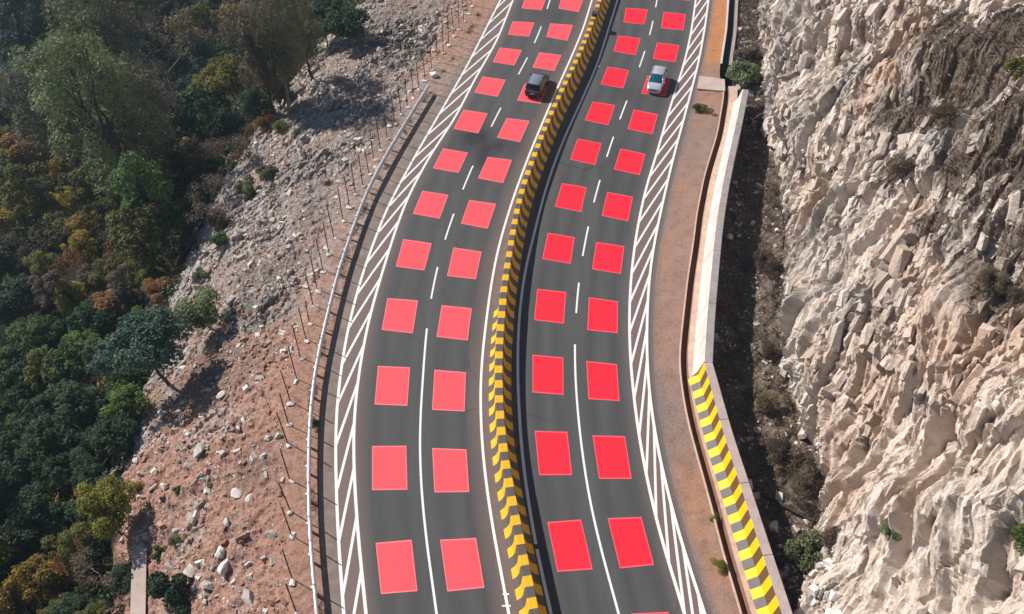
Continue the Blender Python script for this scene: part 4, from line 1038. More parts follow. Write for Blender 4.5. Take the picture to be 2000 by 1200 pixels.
LC = {  # leaf colours, darker and lighter leaf of each kind
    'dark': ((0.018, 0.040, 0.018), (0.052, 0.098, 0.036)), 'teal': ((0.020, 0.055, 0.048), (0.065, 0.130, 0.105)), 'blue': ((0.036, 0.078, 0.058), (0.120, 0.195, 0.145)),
    'green': ((0.034, 0.072, 0.020), (0.140, 0.215, 0.052)), 'bright': ((0.042, 0.095, 0.018), (0.165, 0.255, 0.045)), 'olive': ((0.060, 0.070, 0.016), (0.220, 0.205, 0.040)),
    'lime': ((0.095, 0.105, 0.014), (0.340, 0.330, 0.050)), 'yellow': ((0.150, 0.115, 0.012), (0.430, 0.320, 0.040)), 'orange': ((0.180, 0.092, 0.012), (0.430, 0.250, 0.042)),
    'rust': ((0.130, 0.052, 0.016), (0.300, 0.130, 0.044)), 'tan': ((0.100, 0.076, 0.040), (0.290, 0.220, 0.125)), 'grey': ((0.075, 0.080, 0.046), (0.240, 0.232, 0.130)), 'brown': ((0.075, 0.057, 0.040), (0.215, 0.160, 0.112)), 'sage': ((0.070, 0.098, 0.042), (0.250, 0.285, 0.125))}
LM_ = {k: leaf_mat('foliage_' + k, a, b_) for k, (a, b_) in LC.items()}
def mkproto(pr):
    tr, (V, Fq, T_) = pr
    cr = np_mesh('crown', V, Fq, LM_['green'], None, False, {'tint': T_})
    return tr, cr
PR = {}
PR['broad'] = [mkproto(proto_broad(s, 7.0, 2.6)) for s in (1, 2, 3, 4)]
PR['dome'] = [mkproto(proto_broad(s, 6.0, 2.5, 36, 240, 0.15, 0.42, 0.95, 1.0)) for s in (11, 12)]
PR['tall'] = [mkproto(proto_broad(s, 9.0, 2.2, 34, 220, 0.16, 0.22, 1.0, 1.0)) for s in (21, 22)]
PR['feather'] = [mkproto(proto_broad(s, 11.0, 2.3, 46, 330, 0.17, 0.16, 1.0, 1.0, 0.17, 1.5)) for s in (31, 32, 33)]
PR['sparse'] = [mkproto(proto_sparse(s)) for s in (41, 42)]
PR['bare'] = [mkproto(proto_sparse(43, 8.0, 2.6, 700, 0.12))]
PR['shrub'] = [mkproto(proto_shrub(s)) for s in (51, 52, 53)]
PR['wispy'] = [mkproto(proto_shrub(s, 1.6, 1.1, 3200, 0.17, 12, 0.10)) for s in (61, 62)]
CH = {'broad': (7.0, 0.66), 'dome': (6.0, 0.70), 'tall': (9.0, 0.6), 'feather': (11.0, 0.62), 'sparse': (8.0, 0.72), 'bare': (8.0, 0.72), 'shrub': (1.6, 0.5), 'wispy': (1.6, 0.5)}
CW = {'broad': 3.1, 'dome': 2.9, 'tall': 2.7, 'feather': 2.4, 'sparse': 2.9, 'bare': 2.9, 'shrub': 1.15, 'wispy': 1.15}
pcount = {}
def plant(kind, col, x, y, z, s, label, name, cat, group, sz=1.0, lean=(0, 0), bark=None):
    i = pcount.get(kind, 0); pcount[kind] = i + 1
    tr, cr = PR[kind][i % len(PR[kind])]
    t = thing(name, label, cat, (x, y, z), rng.uniform(0, 6.28), group)
    t.scale = (s * rng.uniform(0.9, 1.15), s * rng.uniform(0.85, 1.1), s * sz); t.rotation_euler.x, t.rotation_euler.y = lean
    a_ = link('trunk' if kind not in ('shrub', 'wispy') else 'stems', tr, t)
    c_ = link('crown' if kind not in ('shrub', 'wispy') else 'foliage', cr, t)
    c_.material_slots[0].link = 'OBJECT'; c_.material_slots[0].material = LM_[col]
    if bark: a_.material_slots[0].link = 'OBJECT'; a_.material_slots[0].material = bark
    return t
def depth_scale(x, y, z):                      # pixels of the 2000-pixel photograph per metre at a point
    dep = y * math.cos(TILT) - (z - CAM_H) * math.sin(TILT); return F_PX / dep
def tree_px(kind, col, px, py, rpx, label, name='tree', cat='tree', group='trees in the ravine', sz=1.0, bark=None):
    """put a tree so that its crown stands at the surveyed sight line, rooted in the hillside"""
    s = 1.0
    for _ in range(4):
        H_, f_ = CH[kind]
        x, y, z = hill_hit(px, py, H_ * f_ * s * sz)
        s = rpx / depth_scale(x, y, z + H_ * f_ * s * sz) / CW[kind]
    zz = float(hill_z(x, y))
    return plant(kind, col, x, y, zz, s, label, name, cat, group, sz, (rng.normal(0, 0.09), rng.normal(0, 0.09)), bark)
TREES = [ # kind, colour, px, py, crown radius px, label, vertical stretch
 ('feather','sage',185,125,92,'tall feathery grey-green tree with drooping needles at the upper left',1.1),
 ('feather','sage',140,40,70,'pale feathery treetop rising above the tall grey-green tree',1.0),
 ('feather','grey',110,190,60,'small grey feathery tree at the left foot of the tall feathery one',1.0),
 ('feather','grey',255,190,62,'greyish feathery tree right of the tall feathery one',1.0),
 ('sparse','tan',300,60,66,'half-bare tan tree with pale branches in the upper woods',1.0),
 ('bare','brown',335,150,58,'leafless tree with pale twisted branches beside the round lime crown',1.0),
 ('broad','olive',240,15,52,'olive tree at the top edge left of the half-bare tan tree',1.0),
 ('broad','olive',392,50,50,'olive yellow-green tree above the round lime crown',1.0),
 ('broad','yellow',462,35,36,'small yellowish tree at the top, left of the tall bare-stemmed tree',1.0),
 ('dome','lime',432,148,54,'round lime-green crown standing alone against dark woods',1.0),
 ('feather','grey',535,75,52,'tall grey feathery tree with long pale bare stem by the rocky brow',1.15),
 ('feather','brown',500,75,50,'brown wispy tree left of the tall pale-stemmed tree',1.1),
 ('feather','grey',590,35,40,'grey wispy tree right of the tall pale-stemmed tree',1.1),
 ('broad','dark',675,42,44,'dark green bushy tree at the top beside the dark ground',0.8),
 ('broad','dark',650,15,44,'dark tree on the top edge above the bushy one by the dark ground',0.9),
 ('broad','teal',40,150,58,'blue-green leafy tree on the left edge below the darkest treetops',1.0),
 ('broad','teal',15,200,46,'teal tree at the left edge under the blue-green leafy one',1.0),
 ('broad','teal',75,135,40,'pale teal crown tucked against the feathery tree',1.0),
 ('tall','teal',30,45,60,'dark teal tree in the top left corner',1.0),
 ('tall','teal',90,20,46,'dark teal treetop next to the top left corner tree',1.0),
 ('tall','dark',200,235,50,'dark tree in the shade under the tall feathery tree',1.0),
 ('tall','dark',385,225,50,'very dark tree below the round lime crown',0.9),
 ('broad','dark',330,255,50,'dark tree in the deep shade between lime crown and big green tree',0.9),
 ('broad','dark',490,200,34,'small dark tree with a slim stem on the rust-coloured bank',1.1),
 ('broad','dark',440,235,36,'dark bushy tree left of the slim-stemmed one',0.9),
 ('broad','orange',38,300,48,'bright orange autumn crown at the left edge',1.0),
 ('broad','orange',140,312,48,'orange autumn crown with yellow top right of the left-edge one',1.05),
 ('broad','yellow',165,280,34,'yellow-green treetop behind the second orange crown',1.0),
 ('tall','olive',60,380,46,'olive tree under the bright orange left-edge crown',1.0),
 ('tall','olive',185,370,42,'olive-brown tree right of the second orange crown',1.0),
 ('dome','yellow',130,395,30,'small bright yellow bush-like crown below the orange autumn trees',1.0),
 ('tall','green',300,390,66,'big green tree at the middle edge of the woods',1.0),
 ('tall','olive',285,470,58,'yellowish olive tree directly below the big green one',0.9),
 ('broad','dark',360,420,40,'dark green tree between the big green tree and the rocks',0.9),
 ('sparse','brown',430,300,40,'brown half-dry bush-like tree at the rocky brow',0.7),
 ('sparse','brown',400,380,40,'grey-brown half-dry tree just below the rocky brow',0.7),
 ('broad','yellow',35,430,46,'yellow-green tree at left edge under the olive tree',1.0),
 ('broad','olive',110,440,40,'olive-green tree left of the yellow-brown pair',0.9),
 ('broad','yellow',170,445,38,'yellow-brown leafy tree left of the yellowish olive tree',0.9),
 ('bare','brown',70,480,54,'leafless grey tree over a black gap at the left',0.9),
 ('sparse','rust',154,515,30,'thin rust-coloured tree above the yellow-brown slender tree',0.9),
 ('sparse','rust',224,490,34,'rusty half-bare tree below the olive trees',0.8),
 ('tall','yellow',147,570,34,'slender yellow-brown tree in the middle of the woods',0.9),
 ('tall','brown',105,575,44,'brown-olive tree left of the slender yellow-brown one',0.9),
 ('dome','rust',217,590,46,'low rust-orange bush mass in the middle of the woods',0.6),
 ('dome','rust',308,568,34,'rust-orange bush beside the rocks',0.6),
 ('broad','olive',285,545,36,'olive bushy tree above the rust-orange bush',0.7),
 ('broad','dark',30,580,48,'dark green tree on the left edge at mid height',0.9),
 ('dome','blue',292,668,82,'large blue-green domed tree on the edge of the red slope',1.0),
 ('broad','sage',395,600,46,'sage-green tree standing on the rocks by the grey outcrop',0.8),
 ('broad','dark',170,625,38,'dark tree left of the large blue-green domed tree',0.9),
 ('broad','green',65,660,52,'leafy green tree on the left, below the dark left-edge one',0.9),
 ('broad','green',132,705,54,'full green tree left of the bright green one',0.9),
 ('broad','bright',225,735,48,'bright green tree below the domed blue-green tree',0.8),
 ('broad','bright',250,792,42,'bright green low tree at the edge of the red slope',0.8),
 ('broad','dark',50,755,56,'dark green tree on the left edge in the lower woods',0.9),
 ('tall','dark',150,800,54,'dark shady tree left of the bright green low tree',0.8),
 ('broad','dark',225,845,48,'dark green tree overhanging the red slope edge',0.8),
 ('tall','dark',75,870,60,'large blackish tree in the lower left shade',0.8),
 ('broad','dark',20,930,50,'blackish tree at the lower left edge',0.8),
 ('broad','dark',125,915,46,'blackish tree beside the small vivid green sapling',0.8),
 ('shrub','bright',104,945,22,'small vivid green sapling in the dark lower woods',1.2),
 ('dome','lime',205,990,58,'lime-olive tree at the lower edge of the red slope',1.0),
 ('broad','dark',70,1010,56,'dark tree left of the lime-olive tree',0.8),
 ('broad','dark',30,1070,46,'dark tree at the left edge above the yellow-olive tree',0.8),
 ('broad','yellow',60,1145,64,'yellow-olive tree in the bottom left corner',0.9),
 ('broad','olive',20,1180,40,'olive tree cut by the bottom left corner',0.9),
 ('sparse','rust',140,1110,44,'rusty brown half-bare tree right of the corner yellow tree',0.7),
 ('sparse','brown',196,1125,46,'brown half-bare tree left of the retaining wall',0.7),
 ('broad','dark',150,1180,42,'dark tree at the bottom edge under the rusty brown one',0.7),
 ('broad','dark',243,1130,34,'dark green bush-like tree against the retaining wall',0.7),
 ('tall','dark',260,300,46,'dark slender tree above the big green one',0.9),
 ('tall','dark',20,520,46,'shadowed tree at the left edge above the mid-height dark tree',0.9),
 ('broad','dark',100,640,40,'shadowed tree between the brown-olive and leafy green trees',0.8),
 ('broad','green',190,685,36,'mid-green tree tucked against the domed blue-green tree',0.9),
 ('broad','green',15,700,40,'mid-green tree cut by the left edge',0.9),
 ('tall','dark',540,170,32,'shadowed narrow tree beside the pale bare stem',0.8),
 ('broad','olive',590,60,40,'olive-grey bushy tree by the tall pale-stemmed tree',0.9),
 ('broad','dark',340,15,42,'dark tree at the top edge behind the half-bare tan tree',0.9),
 ('broad','dark',420,5,40,'dark tree at the top edge above the olive yellow-green tree',0.9),
]
for kind, col, px, py, rp, lab, sz in TREES:
    bark = M['bark_pale'] if 'pale' in lab and 'stem' in lab and lab.startswith('tall') else None
    tree_px(kind, col, px, py, rp * (1.12 if kind != 'shrub' else 1.0), lab, 'tree' if kind != 'shrub' else 'sapling', 'tree', 'trees in the ravine', sz, bark)
# smaller trees that close the gaps of the wood, each told by the nearest landmark tree
MARK = {'tall feathery grey-green tree': (180,125), 'half-bare tan tree': (300,60), 'round lime-green crown': (432,148), 'pale-stemmed grey feathery tree': (545,70), 'orange left-edge crown': (38,300), 'second orange crown': (140,312),
        'big green mid-edge tree': (300,390), 'yellowish olive tree': (285,470), 'leafless grey tree': (70,480), 'rust-orange bush mass': (217,590), 'blue-green domed tree': (292,668), 'full green tree': (132,705), 'bright green low tree': (250,792),
        'vivid green sapling': (104,945), 'lime-olive tree': (205,990), 'yellow-olive corner tree': (60,1145), 'blue-green left-edge tree': (40,150), 'yellow-green left-edge tree': (35,430)}
used_lab = set(); fills = [(t_[2], t_[3]) for t_ in TREES]
fr = np.random.default_rng(77)
ADJ = {'bright': 'bright green', 'dark': 'dark green', 'teal': 'teal', 'green': 'mid-green', 'olive': 'olive', 'brown': 'brown', 'sage': 'grey-green', 'yellow': 'yellowish'}
for _ in range(1500):
    px, py = fr.uniform(-20, 700), fr.uniform(-15, 1215)
    ex = np.interp(py, [0,60,120,190,280,370,470,560,680,810,900,1010,1080,1200], [735,660,560,520,440,375,335,315,285,250,220,200,215,215])
    if px > ex - 30: continue
    if min((px - a_) ** 2 + ((py - b_) * 1.1) ** 2 for a_, b_ in fills) < 36 ** 2: continue
    if len(fills) > 175: break
    fills.append((px, py))
    if py < 260: col = fr.choice(['teal', 'dark', 'dark', 'sage', 'olive'])
    elif py < 620: col = fr.choice(['olive', 'dark', 'brown', 'yellow', 'green', 'olive'])
    elif py < 800: col = fr.choice(['green', 'olive', 'green', 'dark', 'bright'], p=[0.35, 0.2, 0.2, 0.15, 0.1])
    else: col = fr.choice(['dark', 'dark', 'green', 'dark', 'olive'])  # deep shade of the lower wood put into darker leaf colours
    kind = fr.choice(['broad', 'tall', 'broad', 'dome'])
    mk = min(MARK, key=lambda k_: (px - MARK[k_][0]) ** 2 + (py - MARK[k_][1]) ** 2); dx_, dy_ = px - MARK[mk][0], py - MARK[mk][1]
    vert = 'above' if dy_ < 0 else 'below'; hor = 'left of' if dx_ < 0 else 'right of'
    rel = vert if abs(dy_) > 2.2 * abs(dx_) else hor if abs(dx_) > 2.2 * abs(dy_) else vert + ' and ' + hor
    lab = None
    for size in ('small', 'low', 'slight', 'half-hidden', 'crowded', 'shaded', 'hemmed-in', 'tucked-away'):
        lab = f'{size} {ADJ[col]} tree {rel} the {mk}'
        if lab not in used_lab: break
    used_lab.add(lab)
    tree_px(kind, col, px, py, fr.uniform(30, 44), lab, 'tree', 'tree', 'smaller trees filling the ravine', fr.uniform(0.75, 1.0))
# trees of the ravine beyond the frame, so that the wood goes on past its edges
k = 0
for i in range(400):
    y = rng.uniform(18, 150); x = XPOST(y) - rng.uniform(0, 75)
    if x > XEDGE(y) - 6: continue
    z = float(hill_z(x, y)); px, py = proj(np.array(x), np.array(y), np.array(z + 4.5))
    if -40 < px < 2000 and -60 < py < 1260: continue
    if px < -260 or py < -330 or py > 1400: continue
    k += 1
    if k > 26: break
    plant(['broad', 'tall', 'broad', 'feather'][k % 4], ['dark', 'green', 'olive', 'teal', 'sage'][k % 5], x, y, z, rng.uniform(0.8, 1.3), 'leafy ravine tree standing past the edge of the picture', 'tree', 'tree', 'trees past the edge of the picture')

# small bushes on the slope and by the cliff
BUSH = [('shrub','dark',325,1150,44,'dark round bush beside the top of the retaining wall'),
 ('shrub','sage',480,370,24,'grey-green shrub on the rocky brow'),
 ('shrub','sage',522,335,20,'small grey-green shrub higher on the rocky brow'),
 ('shrub','sage',425,437,20,'grey shrub at the lower end of the rocky brow'),
 ('shrub','green',432,470,18,'green tuft-like shrub among the pale rocks'),
 ('shrub','green',347,955,9,'tiny green shrub on the red slope'),
 ('shrub','green',308,1082,16,'green shrub above the retaining wall'),
 ('wispy','sage',343,1057,15,'wispy green grass clump above the retaining wall'),
 ('shrub','sage',390,540,16,'low shrub left of the pale rock outcrop'),
 ('wispy','lime',540,250,18,'yellowish grass clump on the rust-coloured bank'),
 ('wispy','rust',515,240,22,'rust-coloured grass clump on the bank under the slim-stemmed tree'),
 ('wispy','rust',560,180,22,'rust-coloured grass clump at the foot of the pale-stemmed tree'),
 ('wispy','yellow',265,950,16,'yellow dry palm-like tuft at the woods edge')]
for kind, col, px, py, rp, lab in BUSH:
    tree_px(kind, col, px, py, rp, lab, 'shrub' if kind == 'shrub' else 'grass_clump', 'shrub' if kind == 'shrub' else 'grass', 'shrubs on the slope')
CB = [('shrub','sage',1447,148,32,'green bush above the upper end of the plain wall'),('shrub','brown',1462,110,20,'brownish bush behind the drain at the top'),
 ('shrub','sage',1570,1085,44,'large green-brown bush in the ditch near the bottom'),('wispy','brown',1600,1050,46,'dry brown bush leaning on the cliff foot above the green-brown bush'),
 ('wispy','brown',1560,925,44,'dry dark thicket in the ditch beside the striped wall'),('wispy','brown',1530,880,36,'dry twiggy bush above the thicket beside the striped wall'),
 ('shrub','green',1742,1036,20,'small green shrub in the dark crevice of the cliff'),('shrub','green',1990,1045,26,'green plant on the cliff at the right edge'),
 ('wispy','tan',1500,790,28,'tan dry grass clump in the ditch below the wall joint'),('wispy','brown',1490,690,28,'brown dry grass clump in the ditch at the wall joint'),
 ('shrub','sage',1530,600,18,'grey-green shrub at the foot of the cliff halfway'),('wispy','brown',1495,520,28,'brown dry clump in the ditch behind the plain wall'),
 ('shrub','olive',1990,140,30,'olive scrub near the upper right corner'),('wispy','brown',1850,240,34,'dry scrub clump on the upper cliff'),
 ('wispy','brown',1940,560,34,'brown dry bush on the right edge of the cliff'),('wispy','brown',1770,345,30,'dry scrub in the fold of the upper cliff'),
 ('wispy','brown',1690,870,20,'small dry plant on the lower cliff ledge'),('wispy','brown',1810,800,24,'dry plant in the seam of the lower cliff')]
for kind, col, px, py, rp, lab in CB:
    r, c = cliff_at(px, py + rp * 0.35); x, y, z = float(Xc[r, c]), float(Yc[r, c]), float(Zc[r, c])
    plant(kind, col, x, y, z, rp / depth_scale(x, y, z) / 1.15, lab, 'shrub' if kind == 'shrub' else 'dry_bush', 'shrub' if kind == 'shrub' else 'bush', 'bushes by the cliff')
for kind, col, px, py, rp, lab in (('wispy','olive',1368,216,16,'flat grass tuft on the dirt verge near the top'), ('wispy','lime',1412,1105,18,'yellow-green weeds in the drain beside the striped wall'), ('wispy','olive',1396,1010,9,'small weed tuft on the drain lip'), ('wispy','sage',621,830,13,'dark weed clump under the guardrail')):
    x, y = U1(px, py, 0.05); plant(kind, col, x, y, 0.0, rp / depth_scale(x, y, 0) / 1.15, lab, 'weed_tuft', 'weeds', 'weeds by the road', 0.6)

# undergrowth: one mass of low leaves under the trees, and dry scrub on cliff and ditch
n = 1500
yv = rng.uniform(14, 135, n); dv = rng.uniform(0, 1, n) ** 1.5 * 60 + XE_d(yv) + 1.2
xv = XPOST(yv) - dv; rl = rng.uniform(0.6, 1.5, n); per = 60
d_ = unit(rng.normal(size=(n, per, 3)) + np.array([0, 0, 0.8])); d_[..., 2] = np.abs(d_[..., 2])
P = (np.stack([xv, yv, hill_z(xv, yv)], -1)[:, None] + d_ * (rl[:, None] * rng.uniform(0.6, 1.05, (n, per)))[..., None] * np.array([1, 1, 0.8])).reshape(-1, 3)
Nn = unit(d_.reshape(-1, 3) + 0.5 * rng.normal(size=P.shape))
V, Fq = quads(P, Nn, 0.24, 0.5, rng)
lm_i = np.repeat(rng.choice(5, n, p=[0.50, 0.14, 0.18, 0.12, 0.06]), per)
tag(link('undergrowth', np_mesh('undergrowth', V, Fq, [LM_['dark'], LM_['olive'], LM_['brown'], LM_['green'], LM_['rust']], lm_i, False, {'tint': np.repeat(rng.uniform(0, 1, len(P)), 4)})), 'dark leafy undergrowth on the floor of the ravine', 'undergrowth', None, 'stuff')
def blades(P, Nrm, h, w, r, spread=0.6, droop=None):
    n = len(P)
    d = unit(Nrm + r.normal(size=(n, 3)) * spread + (0 if droop is None else droop))
    side = unit(np.cross(d, r.normal(size=(n, 3))))
    L_ = (h * r.uniform(0.4, 1.2, n))[:, None]; W_ = (w * r.uniform(0.6, 1.3, n))[:, None]
    mid = P + d * L_ * 0.55; tip = P + d * L_ + np.array([0, 0, -0.25]) * L_ * r.uniform(0, 1, n)[:, None]
    V = np.stack([P - side * W_, P + side * W_, mid + side * W_ * 0.7, tip], 1)
    return V.reshape(-1, 3), np.arange(4 * n).reshape(n, 4)
bm_ = sstep(0.45, 0.85, brush)
ns = 620000
ii = rng.integers(0, Xc.shape[0] - 60, ns); jj = rng.integers(3, nd + 225, ns)
cl = fbm(Yc[ii, jj] * 0.9, Tfull[ii, jj] * 0.9, 211, 4)
dens = np.where(jj < nd, 0.75, 0.45)
keep = (rng.uniform(0, 1, ns) < bm_[ii, jj] * dens * np.clip(0.55 + 1.2 * cl, 0.05, 1.3)); ii, jj = ii[keep], jj[keep]
P = np.stack([Xc[ii, jj], Yc[ii, jj], Zc[ii, jj] - 0.03], -1) + rng.normal(0, 0.05, (len(ii), 3)) * np.array([1, 1, 0])
V, Fq = blades(P, np.array([-0.45, -0.1, 0.8]), 0.5, 0.017, rng, 0.6)
DRY = [leaf_mat('dry_straw', (0.12, 0.088, 0.066), (0.40, 0.315, 0.24), 0.1, 0.15), leaf_mat('dry_twig', (0.085, 0.062, 0.048), (0.235, 0.175, 0.138), 0.1, 0.1), LM_['olive']]
tag(link('dry_scrub', np_mesh('dry_scrub', V, Fq, DRY, rng.choice(3, len(P), p=[0.47, 0.47, 0.06]), False, {'tint': np.repeat(rng.uniform(0, 1, len(P)), 4)})), 'brown dry grass and scrub over the cliff and ditch', 'scrub', None, 'stuff')
# sparse weeds along the guardrail and on the slope
n = 9000
yv = rng.uniform(18, 98, n); dv = np.where(rng.uniform(size=n) < 0.35, rng.normal(-1.35, 0.18, n), rng.uniform(0.5, 16, n))
cl = fbm(yv * 0.5, dv * 0.5, 221, 3); keep = (cl > 0.22) & (dv < XE_d(yv) + 1); yv, dv = yv[keep], dv[keep]; xv = XPOST(yv) - dv
P = np.repeat(np.stack([xv, yv, hill_z(xv, yv) + rough_hill(xv, yv)[0]], -1), 3, 0) + rng.normal(0, 0.04, (len(xv) * 3, 3)) * np.array([1, 1, 0])
V, Fq = blades(P, np.array([0, 0, 1.0]), 0.30, 0.014, rng, 0.7)
tag(link('slope_weeds', np_mesh('slope_weeds', V, Fq, DRY, rng.choice(3, len(P), p=[0.3, 0.4, 0.3]), False, {'tint': np.repeat(rng.uniform(0, 1, len(P)), 4)})), 'thin dry weeds scattered over the slope and along the guardrail', 'weeds', None, 'stuff')

# old pole lying across the ditch
r, c = cliff_at(1487, 972); p0 = np.array([Xc[r, c], Yc[r, c], Zc[r, c] + 0.35]); r, c = cliff_at(1590, 1022); p1 = np.array([Xc[r, c], Yc[r, c], Zc[r, c] + 0.25])
lg = thing('fallen_pole', 'dark weathered pole lying across the ditch behind the striped wall', 'pole', tuple(p0))
mb = MB(); dlt = p1 - p0
mb.tube([tuple(dlt * t) for t in (0, 0.35, 0.7, 1.0)], [0.13, 0.125, 0.12, 0.11], 8); mb.build('shaft', simple('weathered_wood', (0.055, 0.045, 0.038), 0.9, 0.2, 0.4, 6), lg)
mb = MB(); mb.tube([tuple(dlt * 0.80), tuple(dlt * 0.80 + np.array([0.18, 0.05, 0.30]))], [0.05, 0.035], 6); mb.build('stub_branch', simple('weathered_stub', (0.06, 0.05, 0.042), 0.9, 0.2, 0.4, 6), lg)

# ------------------------------------------------------------------ cars
def paint(name, col, metal, rough=0.28):
    m, n, l, b = newmat(name, rough, 0.5); b.inputs['Base Color'].default_value = (*col, 1); b.inputs['Metallic'].default_value = metal
    b.inputs['Coat Weight'].default_value = 0.6; b.inputs['Coat Roughness'].default_value = 0.06
    l.new(ramp(n, l, noise(n, l, 30, 2), [(0.4, tuple(c * 0.96 for c in col)), (0.6, col)]), b.inputs['Base Color']); return m
GLASS = simple('tinted_car_glass', (0.012, 0.016, 0.020), 0.06, 0.8, 0.1, 1)
GLASS_B = simple('teal_windscreen_glass', (0.012, 0.085, 0.120), 0.12, 0.5, 0.1, 1)
TYRE = simple('tyre_rubber', (0.02, 0.02, 0.02), 0.85, 0.2, 0.2, 5); RIM = simple('alloy_rim', (0.45, 0.46, 0.48), 0.35, 0.5, 0.1, 5, 0, 0.8)
TRIM = simple('black_trim', (0.025, 0.025, 0.027), 0.6, 0.3, 0.1, 4); TAIL = simple('red_tail_lens', (0.42, 0.012, 0.016), 0.2, 0.5, 0.1, 4); HEADL = simple('clear_head_lens', (0.72, 0.74, 0.76), 0.12, 0.6, 0.05, 4); PLATE = simple('number_plate', (0.62, 0.62, 0.64), 0.5, 0.3, 0.06, 4)
CHROME = simple('chrome', (0.7, 0.7, 0.72), 0.2, 0.5, 0.05, 4, 0, 0.9)
def car(name, label, st, cab, width, body, roof, glass, dark_rails, loc, rz, rearlights):
    """st: lower-body stations (y, half width factor, z bottom, z shoulder, z deck); cab: stations of the cabin (y, z of the belt, z roof, roof half width factor). +Y is forward."""
    t = thing(name, label, 'car', loc, rz)
    hw = width / 2
    mb = MB(); rows = []
    for y, f, zb, zs, zd in st:
        w = hw * f
        prof = [(0.55, zb), (0.90, zb + 0.02), (0.985, zb + 0.16), (1.0, (zb + zs) / 2), (0.985, zs - 0.03), (0.93, zs + (zd - zs) * 0.55), (0.80, zd), (0.4, zd + 0.012), (0, zd + 0.018)]
        rows.append([(w * a, y, z) for a, z in prof] + [(-w * a, y, z) for a, z in prof[-2::-1]])
    mb.grid(rows, 0, True); mb.poly(rows[0]); mb.poly(rows[-1][::-1])
    o = mb.build('body', body, t, True); recalc(o.data)
    # cabin: windows shell in glass, roof panel and pillars in paint
    mb = MB(); rows = []
    for y, zb, zr, f, fb in cab:
        rows.append([(-hw * fb, y, zb), (-hw * f, y, zr - 0.05), (-hw * f * 0.86, y, zr), (0, y, zr + 0.02), (hw * f * 0.86, y, zr), (hw * f, y, zr - 0.05), (hw * fb, y, zb)])
    mb.grid(rows, 0)
    mb.poly(rows[0]); mb.poly(rows[-1][::-1])
    o = mb.build('windows', glass, t, True); recalc(o.data)
    a0, a1 = cab[1], cab[-2]
    mb = MB(); rr = []
    for y, zb, zr, f, fb in cab[1:-1]:
        rr.append([(-hw * f * 1.01, y, zr - 0.045), (-hw * f * 0.88, y, zr + 0.014), (0, y, zr + 0.034), (hw * f * 0.88, y, zr + 0.014), (hw * f * 1.01, y, zr - 0.045)])
    mb.grid(rr, 0); o = mb.build('roof', roof, t, True); recalc(o.data)
    for s in (-1, 1):
        for (ya, za, fa), (yb_, zb_, fb_), r_ in (((cab[0][0], cab[0][1], cab[0][4]), (cab[1][0], cab[1][2] - 0.03, cab[1][3]), 0.045), ((cab[-1][0], cab[-1][1], cab[-1][4]), (cab[-2][0], cab[-2][2] - 0.03, cab[-2][3]), 0.04), ((0.05, cab[2][1], cab[2][4]), (0.0, cab[2][2] - 0.05, cab[2][3]), 0.03)):
            mb = MB(); mb.tube([(s * hw * fa * 0.99, ya, za), (s * hw * (fa + fb_) / 2 * 1.0, (ya + yb_) / 2, (za + zb_) / 2 + 0.02), (s * hw * fb_ * 1.0, yb_, zb_)], r_, 6)
            mb.build('pillar', body if r_ > 0.035 else TRIM, t, True)
        mb = MB(); mb.tube([(s * hw * a0[3] * 0.90, a0[0], a0[2] + 0.02), (s * hw * cab[2][3] * 0.90, cab[2][0], cab[2][2] + 0.055), (s * hw * a1[3] * 0.90, a1[0] , a1[2] + 0.02)], 0.018, 6)
        mb.build('roof_rail', TRIM if dark_rails else CHROME, t)
        # mirror
        mb = MB(); ym = cab[-1][0] - 0.12; zm = cab[-1][1] + 0.09
        mb.grid([[(s * (hw + 0.02 + 0.20 * a), ym + 0.07 * math.sin(q) , zm + (0.085 - 0.02 * a) * math.cos(q)) for q in np.linspace(0, 2 * math.pi, 9)[:-1]] for a in (0, 0.15, 0.85, 1.0)], 0, True)
        o = mb.build('mirror', body, t, True); recalc(o.data)
        for ya in (-0.45, 0.55):
            mb = MB(); mb.box(min(s * (hw - 0.005), s * (hw + 0.02)), max(s * (hw - 0.005), s * (hw + 0.02)), ya, ya + 0.17, st[2][3] - 0.12, st[2][3] - 0.085); mb.build('door_handle', CHROME, t)
        for ya in (st[0][0] + 0.85, st[-1][0] - 0.88):
            w = MB(); R_ = 0.335
            for (r0, r1, x0, x1) in ((R_, R_, -0.11, 0.11),):
                an = np.linspace(0, 2 * math.pi, 19)[:-1]
                w.grid([[(x, R_ * k_ * math.cos(q), R_ * k_ * math.sin(q)) for q in an] for x, k_ in ((-0.11, 0.62), (-0.11, 0.94), (-0.07, 1), (0.07, 1), (0.11, 0.94), (0.11, 0.62))], 0, True)
            wh = w.build('tyre', TYRE, t, True, (s * (hw - 0.10), ya, R_))
            m2 = MB(); m2.grid([[(s * x, R_ * k_ * math.cos(q), R_ * k_ * math.sin(q)) for q in an] for x, k_ in ((0.10, 0.64), (0.06, 0.55), (0.085, 0.2), (0.09, 0.02))], 0, True)
            for q in range(5):
                c_, s_ = math.cos(q * 1.2566), math.sin(q * 1.2566)
                m2.poly([(s * 0.105, R_ * (0.1 * c_ - 0.06 * s_), R_ * (0.1 * s_ + 0.06 * c_)), (s * 0.105, R_ * (0.1 * c_ + 0.06 * s_), R_ * (0.1 * s_ - 0.06 * c_)), (s * 0.10, R_ * (0.63 * c_ + 0.06 * s_), R_ * (0.63 * s_ - 0.06 * c_)), (s * 0.10, R_ * (0.63 * c_ - 0.06 * s_), R_ * (0.63 * s_ + 0.06 * c_))])
            m2.build('rim', RIM, wh)
    t.scale = (0.85, 0.83, 0.85)
    yr, yf = st[0][0], st[-1][0]
    zs_r, zs_f = st[1][3], st[-2][3]
